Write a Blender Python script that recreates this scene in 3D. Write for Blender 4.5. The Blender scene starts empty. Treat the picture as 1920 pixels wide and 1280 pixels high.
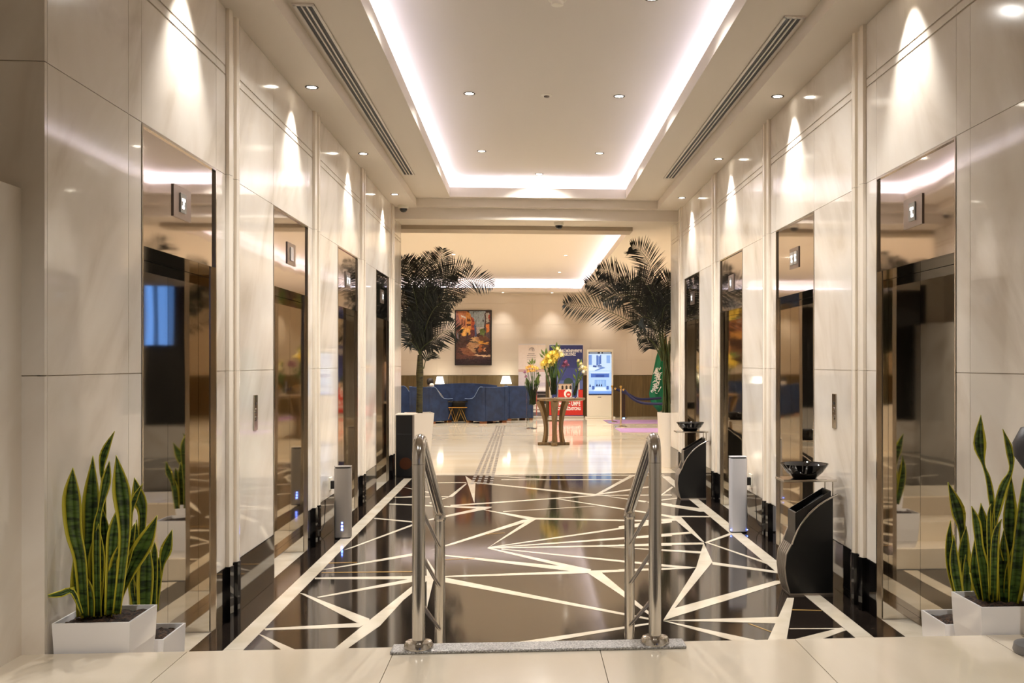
import bpy, bmesh, math, random
from mathutils import Vector, Matrix

# ------------------------------------------------------------------ camera, world, exposure
F, PX, PY, EYE = 1870.0, 1120.94, 680.4, 1.6
TH = math.radians(4.1438)
sc = bpy.context.scene
col = sc.collection
cd = bpy.data.cameras.new('camera')
cam = bpy.data.objects.new('camera', cd)
col.objects.link(cam)
cam.location = (0, 0, EYE)
cam.rotation_euler = (math.pi / 2, 0, -TH)
cd.sensor_width = 36.0
cd.lens = F / 1920 * 36
cd.shift_x = -(PX - 960) / 1920
cd.shift_y = (PY - 640) / 1920
cd.clip_start = 0.05
cd.clip_end = 200
sc.camera = cam
vs = sc.view_settings
vs.view_transform = 'Standard'
vs.look = 'None'
vs.gamma = 1
vs.use_curve_mapping = False
vs.exposure = 1.12
w = bpy.data.worlds.new('world')
sc.world = w
w.use_nodes = True
w.node_tree.nodes['Background'].inputs[0].default_value = (0.6, 0.7, 0.9, 1)
w.node_tree.nodes['Background'].inputs[1].default_value = 0.1
try:
    sc.cycles.max_bounces = 14
    sc.cycles.glossy_bounces = 8
    sc.cycles.diffuse_bounces = 6
    sc.cycles.transparent_max_bounces = 16
    sc.cycles.sample_clamp_indirect = 6.0
    sc.cycles.caustics_reflective = False
    sc.cycles.caustics_refractive = False
    sc.cycles.use_denoising = True
except Exception:
    pass
LED = 7.0            # cove strip emission
WALLSPOT = 62.0      # wall washing downlights, watts
CEILSPOT = 120.0      # downlights in the raised ceiling
LOBBYSPOT = 215.0
LOBBYLED = 5.0
ENTRYFILL = 120.0  # added out-of-view downlights near the camera, watts
rnd = random.Random(7)

# ------------------------------------------------------------------ pixel -> place
FW = Vector((math.sin(TH), math.cos(TH), 0))
RT = Vector((math.cos(TH), -math.sin(TH), 0))
CAM = Vector((0, 0, EYE))
def ray(u, v): return FW + RT * ((u - PX) / F) + Vector((0, 0, 1)) * ((PY - v) / F)
def onZ(u, v, z=0.0): d = ray(u, v); return CAM + d * ((z - EYE) / d.z)
def onY(u, v, y): d = ray(u, v); return CAM + d * (y / d.y)
def onX(u, v, x): d = ray(u, v); return CAM + d * (x / d.x)

# ------------------------------------------------------------------ materials
def lin(c): return tuple(((x / 255) / 12.92 if x / 255 <= 0.04045 else ((x / 255 + 0.055) / 1.055) ** 2.4) for x in c) + (1,)
MATS = {}
def mat(name, rgb, rough=0.5, metal=0.0, spec=0.5, emit=None, es=0.0, trans=0.0, ior=1.5, coat=0.0, alpha=1.0):
    if name in MATS: return MATS[name]
    m = bpy.data.materials.new(name); m.use_nodes = True
    b = m.node_tree.nodes['Principled BSDF']
    b.inputs['Base Color'].default_value = lin(rgb)
    b.inputs['Roughness'].default_value = rough
    b.inputs['Metallic'].default_value = metal
    b.inputs['Specular IOR Level'].default_value = spec
    b.inputs['IOR'].default_value = ior
    b.inputs['Transmission Weight'].default_value = trans
    b.inputs['Coat Weight'].default_value = coat
    b.inputs['Coat Roughness'].default_value = 0.03
    if emit:
        b.inputs['Emission Color'].default_value = lin(emit)
        b.inputs['Emission Strength'].default_value = es
    MATS[name] = m
    return m
def nd(m, t): return m.node_tree.nodes.new(t)
def lk(m, a, b): m.node_tree.links.new(a, b)
def vary(m, c1, c2, scale=(1, 1, 1), rot=(0, 0, 0), nscale=2.0, detail=5, lo=0.35, hi=0.7, c3=None, distort=0.5, bump=0.0, bscale=60, obj=False, tex=False):
    """colour grain driven by noise over place"""
    b = m.node_tree.nodes['Principled BSDF']
    if obj:
        g = nd(m, 'ShaderNodeTexCoord'); out = g.outputs['Object']
    else:
        g = nd(m, 'ShaderNodeNewGeometry'); out = g.outputs['Position']
    mp = nd(m, 'ShaderNodeMapping'); lk(m, out, mp.inputs['Vector'])
    if tex: mp.vector_type = 'TEXTURE'
    mp.inputs['Scale'].default_value = scale; mp.inputs['Rotation'].default_value = rot
    n = nd(m, 'ShaderNodeTexNoise'); lk(m, mp.outputs[0], n.inputs['Vector'])
    n.inputs['Scale'].default_value = nscale; n.inputs['Detail'].default_value = detail
    n.inputs['Distortion'].default_value = distort
    r = nd(m, 'ShaderNodeValToRGB'); lk(m, n.outputs['Fac'], r.inputs['Fac'])
    r.color_ramp.elements[0].position = lo; r.color_ramp.elements[0].color = lin(c1)
    r.color_ramp.elements[1].position = hi; r.color_ramp.elements[1].color = lin(c2)
    if c3:
        e = r.color_ramp.elements.new((lo + hi) / 2); e.color = lin(c3)
    lk(m, r.outputs['Color'], b.inputs['Base Color'])
    if bump:
        n2 = nd(m, 'ShaderNodeTexNoise'); n2.inputs['Scale'].default_value = bscale
        lk(m, out, n2.inputs['Vector'])
        bp = nd(m, 'ShaderNodeBump'); bp.inputs['Strength'].default_value = bump
        bp.inputs['Distance'].default_value = 0.01
        lk(m, n2.outputs['Fac'], bp.inputs['Height']); lk(m, bp.outputs[0], b.inputs['Normal'])
    return m
def wavy(m, strength=0.15, scale=2.2, dist=0.01, sc3=(1, 1, 1)):
    b = m.node_tree.nodes['Principled BSDF']
    g = nd(m, 'ShaderNodeNewGeometry'); mp = nd(m, 'ShaderNodeMapping'); mp.inputs['Scale'].default_value = sc3
    lk(m, g.outputs['Position'], mp.inputs['Vector'])
    n = nd(m, 'ShaderNodeTexNoise'); n.inputs['Scale'].default_value = scale; n.inputs['Detail'].default_value = 1
    lk(m, mp.outputs[0], n.inputs['Vector'])
    bp = nd(m, 'ShaderNodeBump'); bp.inputs['Strength'].default_value = strength; bp.inputs['Distance'].default_value = dist
    lk(m, n.outputs['Fac'], bp.inputs['Height']); lk(m, bp.outputs[0], b.inputs['Normal'])
    return m
M_marble = vary(mat('polished_cream_marble', (226, 214, 196), 0.05, spec=0.4), (196, 184, 167), (229, 222, 211), (0.5, 0.5, 2.2), (-0.6, 0.5, 0), 1.3, 8, 0.28, 0.62, c3=(220, 211, 198), tex=True)
M_marbleU = vary(mat('honed_cream_marble', (226, 216, 200), 0.12, spec=0.4), (198, 186, 169), (229, 222, 211), (0.5, 0.5, 2.2), (-0.6, 0.5, 0), 1.3, 8, 0.28, 0.62, c3=(220, 211, 198), tex=True)
M_marble2 = vary(mat('cream_marble_fillet', (236, 226, 210), 0.12, spec=0.5), (226, 214, 196), (240, 231, 217), (1, 1, 0.2), (0, 0, 0), 3, 4)
M_joint = mat('marble_joint', (178, 165, 146), 0.7)
M_ceil = mat('ceiling_plaster', (224, 214, 200), 0.75, spec=0.2)
M_ceil2 = mat('cove_plaster', (228, 220, 210), 0.7, spec=0.2)
M_black = vary(mat('black_marble_floor', (22, 18, 16), 0.07, spec=0.5), (26, 21, 18), (40, 33, 28), (1, 1, 1), (0, 0, 0.6), 5, 6, 0.3, 0.75)
M_plinth = vary(mat('black_marble_plinth', (10, 9, 9), 0.06, spec=0.5), (8, 7, 8), (24, 20, 19), (1, 1, 1), (0.4, 0, 0.6), 5, 6, 0.45, 0.8)
M_white = vary(mat('white_marble_inlay', (232, 222, 204), 0.09, spec=0.5), (204, 192, 170), (222, 212, 194), (1, 1, 1), (0, 0, 0.5), 4, 5)
M_gold = mat('gold_vein', (176, 140, 84), 0.1)
M_cream = vary(mat('cream_marble_floor', (226, 212, 186), 0.07, spec=0.5), (222, 205, 176), (234, 222, 200), (0.35, 1, 1), (0, 0, 0.2), 1.6, 6, 0.3, 0.7)
M_upper = vary(mat('beige_marble_floor', (214, 202, 182), 0.12, spec=0.5), (206, 193, 171), (224, 213, 195), (1, 0.5, 1), (0, 0, 0.8), 2.2, 6, 0.3, 0.7)
M_mirror = wavy(mat('mirror_bronze_steel', (228, 222, 212), 0.025, 1.0), 0.10, 1.5, 0.02, (1, 1, 0.5))
M_transom = wavy(mat('brushed_mauve_steel', (208, 200, 196), 0.045, 1.0), 0.10, 1.6, 0.02, (1, 1, 0.4))
M_steel = mat('polished_steel', (196, 188, 176), 0.14, 1.0)
M_dark = mat('dark_gap', (14, 13, 12), 0.5)
M_chrome = mat('polished_stainless', (212, 207, 200), 0.13, 1.0)
M_plate = mat('bronze_plate', (150, 136, 126), 0.3, 0.9)
M_alum = vary(mat('speckled_aluminium', (170, 168, 165), 0.35, 0.9), (120, 118, 116), (205, 203, 200), nscale=160, detail=2, bump=0.6, bscale=200)
M_led = mat('led_strip', (255, 255, 255), emit=(224, 226, 255), es=LED)
M_led2 = mat('led_strip_lobby', (255, 255, 255), emit=(232, 230, 255), es=LOBBYLED)
M_bulb = mat('lamp_disc', (255, 255, 255), emit=(255, 244, 225), es=12)
M_ring = mat('dark_lamp_ring', (70, 60, 52), 0.4, 0.6)
M_potw = mat('glossy_white_plastic', (232, 230, 230), 0.08, spec=0.6)
M_soil = vary(mat('potting_soil', (40, 28, 20), 0.95), (22, 15, 10), (86, 60, 40), nscale=70, detail=4, lo=0.4, hi=0.72, bump=1.0, bscale=90)
M_leafE = mat('leaf_yellow_margin', (198, 190, 56), 0.4)
M_leafG = vary(mat('leaf_banded_green', (40, 66, 26), 0.38), (28, 50, 20), (92, 122, 54), (6, 6, 30), (0.2, 0.1, 0), 2.2, 3, 0.38, 0.62)
M_blackp = mat('satin_black_panel', (13, 13, 14), 0.35)
M_blackg = vary(mat('black_glazed_stone', (12, 12, 13), 0.04, spec=0.6), (8, 8, 9), (70, 70, 72), nscale=9, detail=6, lo=0.55, hi=0.85)
M_brush = mat('brushed_metal_sheet', (186, 178, 168), 0.42, 1.0)
M_silver = mat('silver_tower', (176, 170, 164), 0.38, 0.7)
M_silverw = mat('pale_silver_tower', (206, 206, 212), 0.35, 0.3)
M_blue = mat('blue_indicator', (60, 90, 255), emit=(90, 120, 255), es=9)
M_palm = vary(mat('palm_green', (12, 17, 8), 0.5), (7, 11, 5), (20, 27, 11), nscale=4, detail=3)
M_palm2 = mat('palm_stalk', (66, 72, 30), 0.5)
M_trunk = vary(mat('palm_trunk', (56, 50, 26), 0.7), (34, 30, 16), (82, 76, 38), (1, 1, 5), nscale=9)
M_planter = mat('ivory_planter', (228, 218, 204), 0.3)
M_blueF = vary(mat('navy_velvet', (26, 44, 78), 0.75), (21, 37, 68), (33, 53, 90), nscale=5)
M_foot = mat('wooden_foot', (120, 70, 36), 0.5)
M_wood = vary(mat('walnut_table', (108, 84, 52), 0.4), (86, 66, 38), (124, 98, 62), (9, 9, 0.8), nscale=3)
M_wain = vary(mat('olive_wood_wainscot', (106, 88, 54), 0.45), (95, 78, 46), (116, 97, 62), (7, 7, 0.5), nscale=3)
M_wallp = mat('cream_wall_panel', (216, 204, 188), 0.6, spec=0.3)
M_shade = mat('lit_lampshade', (255, 250, 235), emit=(255, 246, 226), es=3.2)
M_glass = mat('clear_glass', (250, 252, 250), 0.02, trans=1.0, ior=1.12)
M_stem = mat('flower_stem', (62, 84, 34), 0.5)
M_kiosk = mat('kiosk_white', (232, 226, 210), 0.3)
M_white_p = mat('white_print', (240, 238, 234), 0.5)
M_brass = mat('brass', (196, 160, 92), 0.22, 1.0)
M_rope = mat('navy_rope', (22, 22, 60), 0.8)
M_flag = mat('flag_green', (8, 112, 74), 0.7)
M_rug = mat('lilac_mat', (158, 122, 158), 0.9)
M_skin = mat('skin', (206, 164, 132), 0.55)
M_hair = mat('dark_hair', (34, 24, 18), 0.6)
M_shirt = mat('grey_shirt', (120, 116, 112), 0.8)
def attr_mat(name, emit=0.0, rough=0.45):
    m = bpy.data.materials.new(name); m.use_nodes = True
    b = m.node_tree.nodes['Principled BSDF']; b.inputs['Roughness'].default_value = rough
    a = nd(m, 'ShaderNodeAttribute'); a.attribute_name = 'print'
    n = nd(m, 'ShaderNodeTexNoise'); n.inputs['Scale'].default_value = 18; n.inputs['Detail'].default_value = 4
    mx = nd(m, 'ShaderNodeMixRGB'); mx.blend_type = 'OVERLAY'; mx.inputs['Fac'].default_value = 0.2 if not emit else 0.1
    g = nd(m, 'ShaderNodeNewGeometry'); lk(m, g.outputs['Position'], n.inputs['Vector'])
    lk(m, a.outputs['Color'], mx.inputs['Color1']); lk(m, n.outputs['Fac'], mx.inputs['Color2'])
    if not emit: lk(m, mx.outputs[0], b.inputs['Base Color'])
    else: b.inputs['Base Color'].default_value = (.01, .01, .012, 1)
    if emit:
        lk(m, mx.outputs[0], b.inputs['Emission Color']); b.inputs['Emission Strength'].default_value = emit
    return m
M_print = attr_mat('flat_print')
M_screen = attr_mat('lit_screen', .5, 0.2)

# ------------------------------------------------------------------ mesh helpers
ROOT = {}
class MB:
    def __init__(s): s.v = []; s.f = []; s.m = []; s.c = []
    def add(s, vs, fs, mi=0, c=None):
        o = len(s.v); s.v += [Vector(p) for p in vs]
        for f in fs: s.f.append([i + o for i in f]); s.m.append(mi); s.c.append(c)
        return s
    def box(s, x0, x1, y0, y1, z0, z1, mi=0):
        x0, x1 = sorted((x0, x1)); y0, y1 = sorted((y0, y1)); z0, z1 = sorted((z0, z1))
        return s.add([(x0, y0, z0), (x1, y0, z0), (x1, y1, z0), (x0, y1, z0), (x0, y0, z1), (x1, y0, z1), (x1, y1, z1), (x0, y1, z1)],
                     [(0, 3, 2, 1), (4, 5, 6, 7), (0, 1, 5, 4), (1, 2, 6, 5), (2, 3, 7, 6), (3, 0, 4, 7)], mi)
    def prism(s, poly, axis, a0, a1, mi=0):
        """poly of 2-d points extruded along axis x, y or z"""
        def P(p, a): return {'x': (a, p[0], p[1]), 'y': (p[0], a, p[1]), 'z': (p[0], p[1], a)}[axis]
        n = len(poly)
        ar = sum(poly[i][0] * poly[(i + 1) % n][1] - poly[(i + 1) % n][0] * poly[i][1] for i in range(n))
        if (ar < 0) != (axis == 'y'): poly = poly[::-1]
        if a0 > a1: a0, a1 = a1, a0
        vs = [P(p, a0) for p in poly] + [P(p, a1) for p in poly]
        fs = [tuple(range(n))[::-1], tuple(range(n, 2 * n))] + [(i, (i + 1) % n, (i + 1) % n + n, i + n) for i in range(n)]
        return s.add(vs, fs, mi)
    def tube(s, pts, r, n=12, mi=0, cap=True):
        pts = [Vector(p) for p in pts]; m = len(pts)
        rs = r if isinstance(r, (list, tuple)) else [r] * m
        vs, up = [], None
        for i, p in enumerate(pts):
            t = (pts[min(i + 1, m - 1)] - pts[max(i - 1, 0)]).normalized()
            if up is None: up = Vector((0, 0, 1)) if abs(t.z) < 0.9 else Vector((1, 0, 0))
            a = t.cross(up).normalized(); b = a.cross(t).normalized(); up = b
            vs += [p + (a * math.cos(2 * math.pi * k / n) + b * math.sin(2 * math.pi * k / n)) * rs[i] for k in range(n)]
        fs = [(i * n + k, i * n + (k + 1) % n, (i + 1) * n + (k + 1) % n, (i + 1) * n + k) for i in range(m - 1) for k in range(n)]
        if cap: fs += [tuple(range(n))[::-1], tuple(range((m - 1) * n, m * n))]
        return s.add(vs, fs, mi)
    def lathe(s, prof, c=(0, 0, 0), n=24, mi=0, sx=1, sy=1, cap=True):
        m = len(prof); c = Vector(c)
        vs = [c + Vector((r * sx * math.cos(2 * math.pi * k / n), r * sy * math.sin(2 * math.pi * k / n), z)) for r, z in prof for k in range(n)]
        fs = [(i * n + k, i * n + (k + 1) % n, (i + 1) * n + (k + 1) % n, (i + 1) * n + k) for i in range(m - 1) for k in range(n)]
        if cap and prof[0][0] > 1e-6: fs.append(tuple(range(n))[::-1])
        if cap and prof[-1][0] > 1e-6: fs.append(tuple(range((m - 1) * n, m * n)))
        return s.add(vs, fs, mi)
    def build(s, name, mats, parent=None, world=True, smooth=None, bevel=0):
        W = ROOT.get(parent.name, Matrix()) if parent else Matrix()
        vs = s.v
        if parent and world:
            I = W.inverted(); vs = [I @ v for v in vs]
        me = bpy.data.meshes.new(name)
        me.from_pydata([tuple(v) for v in vs], [], s.f)
        if not isinstance(mats, (list, tuple)): mats = [mats]
        for m in mats: me.materials.append(m)
        for p, mi in zip(me.polygons, s.m): p.material_index = mi
        if any(c is not None for c in s.c):
            ca = me.color_attributes.new('print', 'FLOAT_COLOR', 'CORNER')
            for p, c in zip(me.polygons, s.c):
                for li in p.loop_indices: ca.data[li].color = lin(c or (128, 128, 128))
        me.validate(); me.update()
        if smooth:
            for p in me.polygons: p.use_smooth = True
            me.set_sharp_from_angle(angle=math.radians(smooth))
        o = bpy.data.objects.new(name, me); col.objects.link(o)
        if parent: o.parent = parent
        ROOT[o.name] = W
        if bevel:
            md = o.modifiers.new('bevel', 'BEVEL'); md.width = bevel; md.segments = 2; md.limit_method = 'ANGLE'
        return o
def tag(o, label=None, cat=None, group=None, kind=None):
    if label: o['label'] = label
    if cat: o['category'] = cat
    if group: o['group'] = group
    if kind: o['kind'] = kind
    return o
def thing(name, label, cat, loc=(0, 0, 0), rz=0, group=None, kind=None):
    o = bpy.data.objects.new(name, None); col.objects.link(o)
    o.location = loc; o.rotation_euler = (0, 0, rz); o.empty_display_size = 0.1
    ROOT[o.name] = Matrix.Translation(loc) @ Matrix.Rotation(rz, 4, 'Z')
    return tag(o, label, cat, group, kind)
def hull(pts):
    pts = sorted(set((round(p[0], 5), round(p[1], 5)) for p in pts))
    def half(ps):
        h = []
        for p in ps:
            while len(h) > 1 and (h[-1][0] - h[-2][0]) * (p[1] - h[-2][1]) - (h[-1][1] - h[-2][1]) * (p[0] - h[-2][0]) <= 0: h.pop()
            h.append(p)
        return h[:-1]
    return half(pts) + half(pts[::-1])
def text(s, size, m, parent, origin, right=(1, 0, 0), up=(0, 0, 1), squeeze=0.8, bold=0.0, align='LEFT', name='lettering'):
    cu = bpy.data.curves.new('t', 'FONT'); cu.body = s; cu.size = size; cu.offset = bold; cu.extrude = 0.0005; cu.align_x = align
    t = bpy.data.objects.new('t', cu); col.objects.link(t)
    dg = bpy.context.evaluated_depsgraph_get()
    me = bpy.data.meshes.new_from_object(t.evaluated_get(dg))
    bpy.data.objects.remove(t); bpy.data.curves.remove(cu)
    R, U = Vector(right), Vector(up); N = R.cross(U)
    W = ROOT.get(parent.name, Matrix()).inverted()
    for v in me.vertices: v.co = W @ (Vector(origin) + R * v.co.x * squeeze + U * v.co.y + N * v.co.z)
    me.name = name; me.materials.clear(); me.materials.append(m)
    o = bpy.data.objects.new(name, me); col.objects.link(o); o.parent = parent; ROOT[o.name] = ROOT.get(parent.name, Matrix())
    return o
def picture(name, polys, mt, parent, o, w, h, right=(1, 0, 0), depth=0.0006):
    """flat print: coloured shapes in 0..1 coordinates laid on a panel facing -Y"""
    mb = MB(); R = Vector(right); N = R.cross(Vector((0, 0, 1)))
    for i, (c, pts) in enumerate(polys):
        mb.add([Vector(o) + R * (x * w) + Vector((0, 0, y * h)) + N * (depth * (i + 1) / len(polys) * 4) for x, y in pts], [tuple(range(len(pts)))], 0, c)
    return mb.build(name, mt, parent)
def rect(c, x0, y0, x1, y1): return (c, [(x0, y0), (x1, y0), (x1, y1), (x0, y1)])

# ------------------------------------------------------------------ layout of the elevator hall
XL, XR = -1.845, 2.195
MOD = 2.515
DOORS = [(4.95 + MOD * k, 6.11 + MOD * k) for k in range(4)]
Z_SOF, Z_B, Z_UP, Z_FR, Z_JT = 3.786, 3.90, 4.17, 2.76, 1.551
YEND, YN = 15.0, 3.98
ZU = 0.48

# floor ------------------------------------------------------------
floor = MB().box(XL - .02, XR + .02, 4.62, 14.4, -.1, 0).build('floor', M_black)
tag(floor, 'black marble hall floor with white angular inlay lines', kind='structure')
def plate(poly, z=0.0012, m=M_white, name='inlay_strip', parent=floor):
    o = MB().prism(hull(poly), 'z', -0.003, z).build(name, m, parent); return o
A5 = lambda x, y: (400 + x / 2.56, 740 + y / 2.56)
AM = lambda x, y: (740 + x / 3.2, 840 + y / 3.2)
A8 = lambda x, y: (1160 + x / 2.56, 740 + y / 2.56)
zi = [0.0010]
def strips(A, lst, m=M_white, name='inlay_strip'):
    for poly in lst:
        pts = [onZ(*A(*p)) for p in poly]
        pts = [(min(max(p.x, -1.62), 1.97), p.y) for p in pts]
        zi[0] += 0.000012
        plate(pts, zi[0], m, name)
strips(A5, [
 [(487, 877), (487, 884), (1060, 885), (1060, 868)], [(497, 970), (505, 974), (960, 897), (960, 880)],
 [(962, 912), (962, 930), (800, 1108), (745, 1085)], [(745, 1085), (800, 1108), (600, 1248), (545, 1248)],
 [(412, 950), (436, 954), (750, 1075), (745, 1100), (688, 1093)], [(243, 1121), (250, 1130), (700, 1115), (740, 1095), (690, 1095)],
 [(216, 1147), (240, 1155), (450, 1248), (362, 1248)], [(525, 838), (545, 838), (960, 772), (960, 760)],
 [(625, 745), (665, 735), (960, 627), (960, 619)], [(768, 590), (775, 595), (960, 613), (960, 607)],
 [(845, 522), (845, 526), (960, 531), (960, 526)], [(870, 491), (870, 494), (960, 490), (960, 486)]])
strips(AM, [
 [(192, 660), (268, 775), (232, 795)], [(192, 690), (232, 795), (192, 965)], [(100, 765), (100, 795), (240, 795), (240, 765)],
 [(20, 930), (60, 905), (200, 790), (170, 770)],
 [(232, 762), (232, 792), (1530, 1030), (1530, 1020)], [(255, 768), (255, 776), (1160, 750), (1040, 738)], [(1040, 738), (1160, 750), (1664, 728), (1664, 720)],
 [(235, 633), (240, 640), (1060, 738), (1160, 740), (1040, 712)], [(553, 597), (560, 603), (1160, 748), (1180, 728), (600, 604)],
 [(1170, 733), (1240, 745), (1395, 905), (1160, 750)], [(1240, 745), (1530, 985), (1530, 1003), (1395, 905), (1300, 840)],
 [(640, 603), (640, 608), (1530, 700), (1664, 715), (1664, 702)], [(560, 596), (565, 600), (1664, 527), (1664, 513)],
 [(560, 597), (565, 602), (1664, 585), (1664, 573)], [(1240, 590), (1664, 620), (1664, 610)],
 [(560, 594), (570, 598), (1400, 480), (1400, 470)], [(1400, 470), (1400, 480), (1664, 445), (1664, 430)],
 [(556, 600), (590, 580), (855, 423), (800, 432)], [(215, 611), (345, 580), (850, 424), (770, 430), (340, 573)],
 [(523, 368), (545, 370), (860, 420), (800, 428)], [(800, 417), (800, 427), (1530, 440), (1530, 432)],
 [(335, 341), (335, 349), (1200, 287), (1230, 280)], [(230, 345), (230, 350), (500, 362), (585, 352)],
 [(190, 430), (195, 436), (540, 368), (585, 355), (500, 360)], [(480, 203), (480, 209), (1180, 283), (1230, 278)],
 [(423, 165), (485, 208), (478, 330)], [(320, 293), (350, 290), (435, 212), (425, 212)], [(205, 328), (215, 333), (350, 285), (320, 292)],
 [(1190, 285), (1235, 275), (1440, 165), (1415, 162)], [(1225, 280), (1230, 272), (1530, 228), (1530, 236)],
 [(1210, 281), (1210, 285), (1664, 284), (1664, 278)], [(940, 300), (960, 300), (1664, 405), (1664, 415)],
 [(1240, 283), (1500, 325), (1515, 318)], [(1500, 320), (1664, 345), (1664, 335)],
 [(-120, 159), (-120, 164), (1720, 164), (1720, 159)], [(640, 187), (640, 191), (1370, 191), (1370, 187)],
 [(560, 166), (580, 164), (930, 188), (930, 191)], [(190, 206), (190, 210), (430, 208), (430, 204)],
 [(520, 1195), (730, 1195), (1530, 1057), (1530, 1048)], [(650, 379), (650, 382), (1200, 349), (1200, 347)],
 [(0, 292), (0, 297), (320, 293), (320, 289)], [(0, 333), (0, 338), (230, 350), (230, 345)], [(55, 235), (75, 238), (250, 280), (250, 270)]])
strips(A8, [
 [(408, 710), (450, 802), (372, 830), (390, 810)], [(450, 802), (372, 830), (214, 1082), (262, 1033)],
 [(214, 1083), (265, 1025), (750, 893), (777, 893), (777, 905)], [(214, 1083), (770, 1066), (755, 1097)],
 [(214, 1085), (240, 1088), (720, 1190), (700, 1207), (620, 1200)], [(808, 975), (842, 975), (805, 1180), (790, 1212), (700, 1212)],
 [(1070, 1117), (1092, 1130), (880, 1207), (770, 1207), (810, 1182)], [(820, 1121), (820, 1124), (1080, 1124), (1080, 1120)],
 [(448, 802), (750, 845), (775, 858), (450, 815)], [(415, 708), (425, 707), (695, 798), (740, 822)], [(413, 708), (420, 713), (540, 672), (535, 663)],
 [(250, 583), (300, 587), (412, 708), (395, 702)], [(205, 712), (205, 722), (408, 718), (408, 709)], [(0, 719), (0, 725), (205, 722), (205, 713)],
 [(205, 668), (205, 678), (350, 666), (345, 657)], [(0, 686), (0, 693), (60, 690), (205, 675), (205, 669)], [(205, 596), (205, 606), (300, 603), (280, 592)],
 [(0, 632), (0, 642), (205, 606), (205, 598)], [(205, 575), (205, 581), (262, 592), (265, 584)], [(250, 581), (250, 586), (437, 587), (437, 582)],
 [(140, 512), (140, 519), (390, 560), (420, 560), (395, 545)], [(205, 503), (205, 508), (280, 499), (280, 494)], [(205, 478), (205, 485), (262, 445), (255, 440)],
 [(205, 815), (205, 824), (340, 834), (372, 829), (340, 825)], [(0, 838), (0, 850), (340, 834), (372, 827)], [(205, 742), (205, 748), (400, 762), (400, 752)]])
strips(A5, [[(520, 852), (520, 855), (960, 850), (960, 847)], [(555, 806), (555, 809), (690, 805), (690, 803)]], M_gold, 'gold_vein')
strips(AM, [[(240, 671), (240, 674), (480, 662), (480, 659)], [(540, 516), (540, 518), (660, 509), (660, 507)]], M_gold, 'gold_vein')
strips(A8, [[(833, 1030), (833, 1034), (975, 1037), (975, 1034)], [(620, 1098), (630, 1098), (735, 1137), (728, 1138)]], M_gold, 'gold_vein')
for x0, x1 in ((-1.680, -1.570), (1.916, 2.026)):
    for j in range(9):
        y0 = 4.66 + j * 1.04
        MB().box(x0, x1, y0, min(y0 + 1.037, 13.98), -.003, 0.0016).build('border_strip', M_white, floor)

# lobby floor, steps, upper floor
lob = MB().box(-8, 8, 14.4, 30, -.1, 0).build('floor_lobby', M_cream)
tag(lob, 'pale cream polished marble lobby floor beyond the hall', kind='structure')
for side, X in ((-1, XL), (1, XR)):
    for k, (a, b) in enumerate(DOORS):
        MB().box(X + side * .022, X + side * .30, a - .005, b + .005, -.05, 0.0).build('threshold_slab', M_white, floor)
tread = [(YN, 0.32), (4.31, 0.16)]
for y, z in tread:
    o = MB().box(XL + .002, XR - .002, y, y + (.33 if z > .2 else .31), 0.0, z).build('floor_step', M_upper, bevel=.004)
    tag(o, 'cream marble step below the hall landing, %s tread' % ('upper' if z > .2 else 'lower'), kind='structure')
ent = MB().box(-2.9, 3.0, -5.2, 3.3, -.1, 0).build('floor_entry', M_black)
tag(ent, 'black marble floor with white lines around the camera', kind='structure')
re_ = random.Random(21)
for k in range(34):
    x, y = re_.uniform(-2.3, 2.5), re_.uniform(-5, 3.0); a = re_.uniform(0, 3.14); L = re_.uniform(.6, 1.9); wq = re_.uniform(.012, .06)
    dx, dy = math.cos(a), math.sin(a)
    pl_ = [(min(max(px_, -1.9), 2.75), min(max(py_, -5.1), 3.28)) for px_, py_ in ((x - dy * wq, y + dx * wq), (x + dy * wq, y - dx * wq), (x + dx * L + dy * .008, y + dy * L - dx * .008), (x + dx * L - dy * .008, y + dy * L + dx * .008))]
    if len(hull(pl_)) > 2: plate(pl_, .001 + k * .00002, M_white, 'inlay_strip', ent)
for x in (-1.68, 1.92): MB().box(x, x + .11, -5.1, 3.28, -.003, .0018).build('border_strip', M_white, ent)
up = MB().box(-2.9, 3.0, 3.3, YN - .001, 0.0, ZU - .012).build('floor_landing', M_joint)
tag(up, 'beige marble landing in front of the steps', kind='structure')
xs = [-2.9, -2.11, -1.31, -.51, .29, 1.09, 1.89, 3.0]
for j in range(1):
    y1 = YN; y0 = 3.28
    for i in range(7):
        MB().box(xs[i] + .0015, xs[i + 1] - .0015, y0, y1, ZU - .012, ZU).build('floor_tile', M_upper, up)
MB().box(-2.9, 3.0, 3.281, 3.299, 0, ZU - .013).build('landing_riser', M_upper, up)

# tactile guide and dashed line in the lobby floor (flat studs, joined: too small to pick singly)
mb = MB()
for k in range(4):
    a0, a1 = onZ(932 + k * 4.7, 798), onZ(884 + k * 12, 909)
    n = 46
    for i in range(n):
        p = a0.lerp(a1, i / n); q = a0.lerp(a1, (i + .62) / n); d = Vector((.022, 0, 0))
        mb.prism([(p.x - .022, p.y), (p.x + .022, p.y), (q.x + .022, q.y), (q.x - .022, q.y)], 'z', -.002, .003)
tag(mb.build('tactile_stud', mat('tactile_grey', (112, 104, 96), .5), lob), kind='stuff')
for i in range(26):
    y = 25.35; x = -3.2 + i * .43
    MB().box(x, x + .27, y, y + .07, -.002, .002).build('floor_dash', mat('dash_grey', (150, 138, 118), .4), lob)

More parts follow.
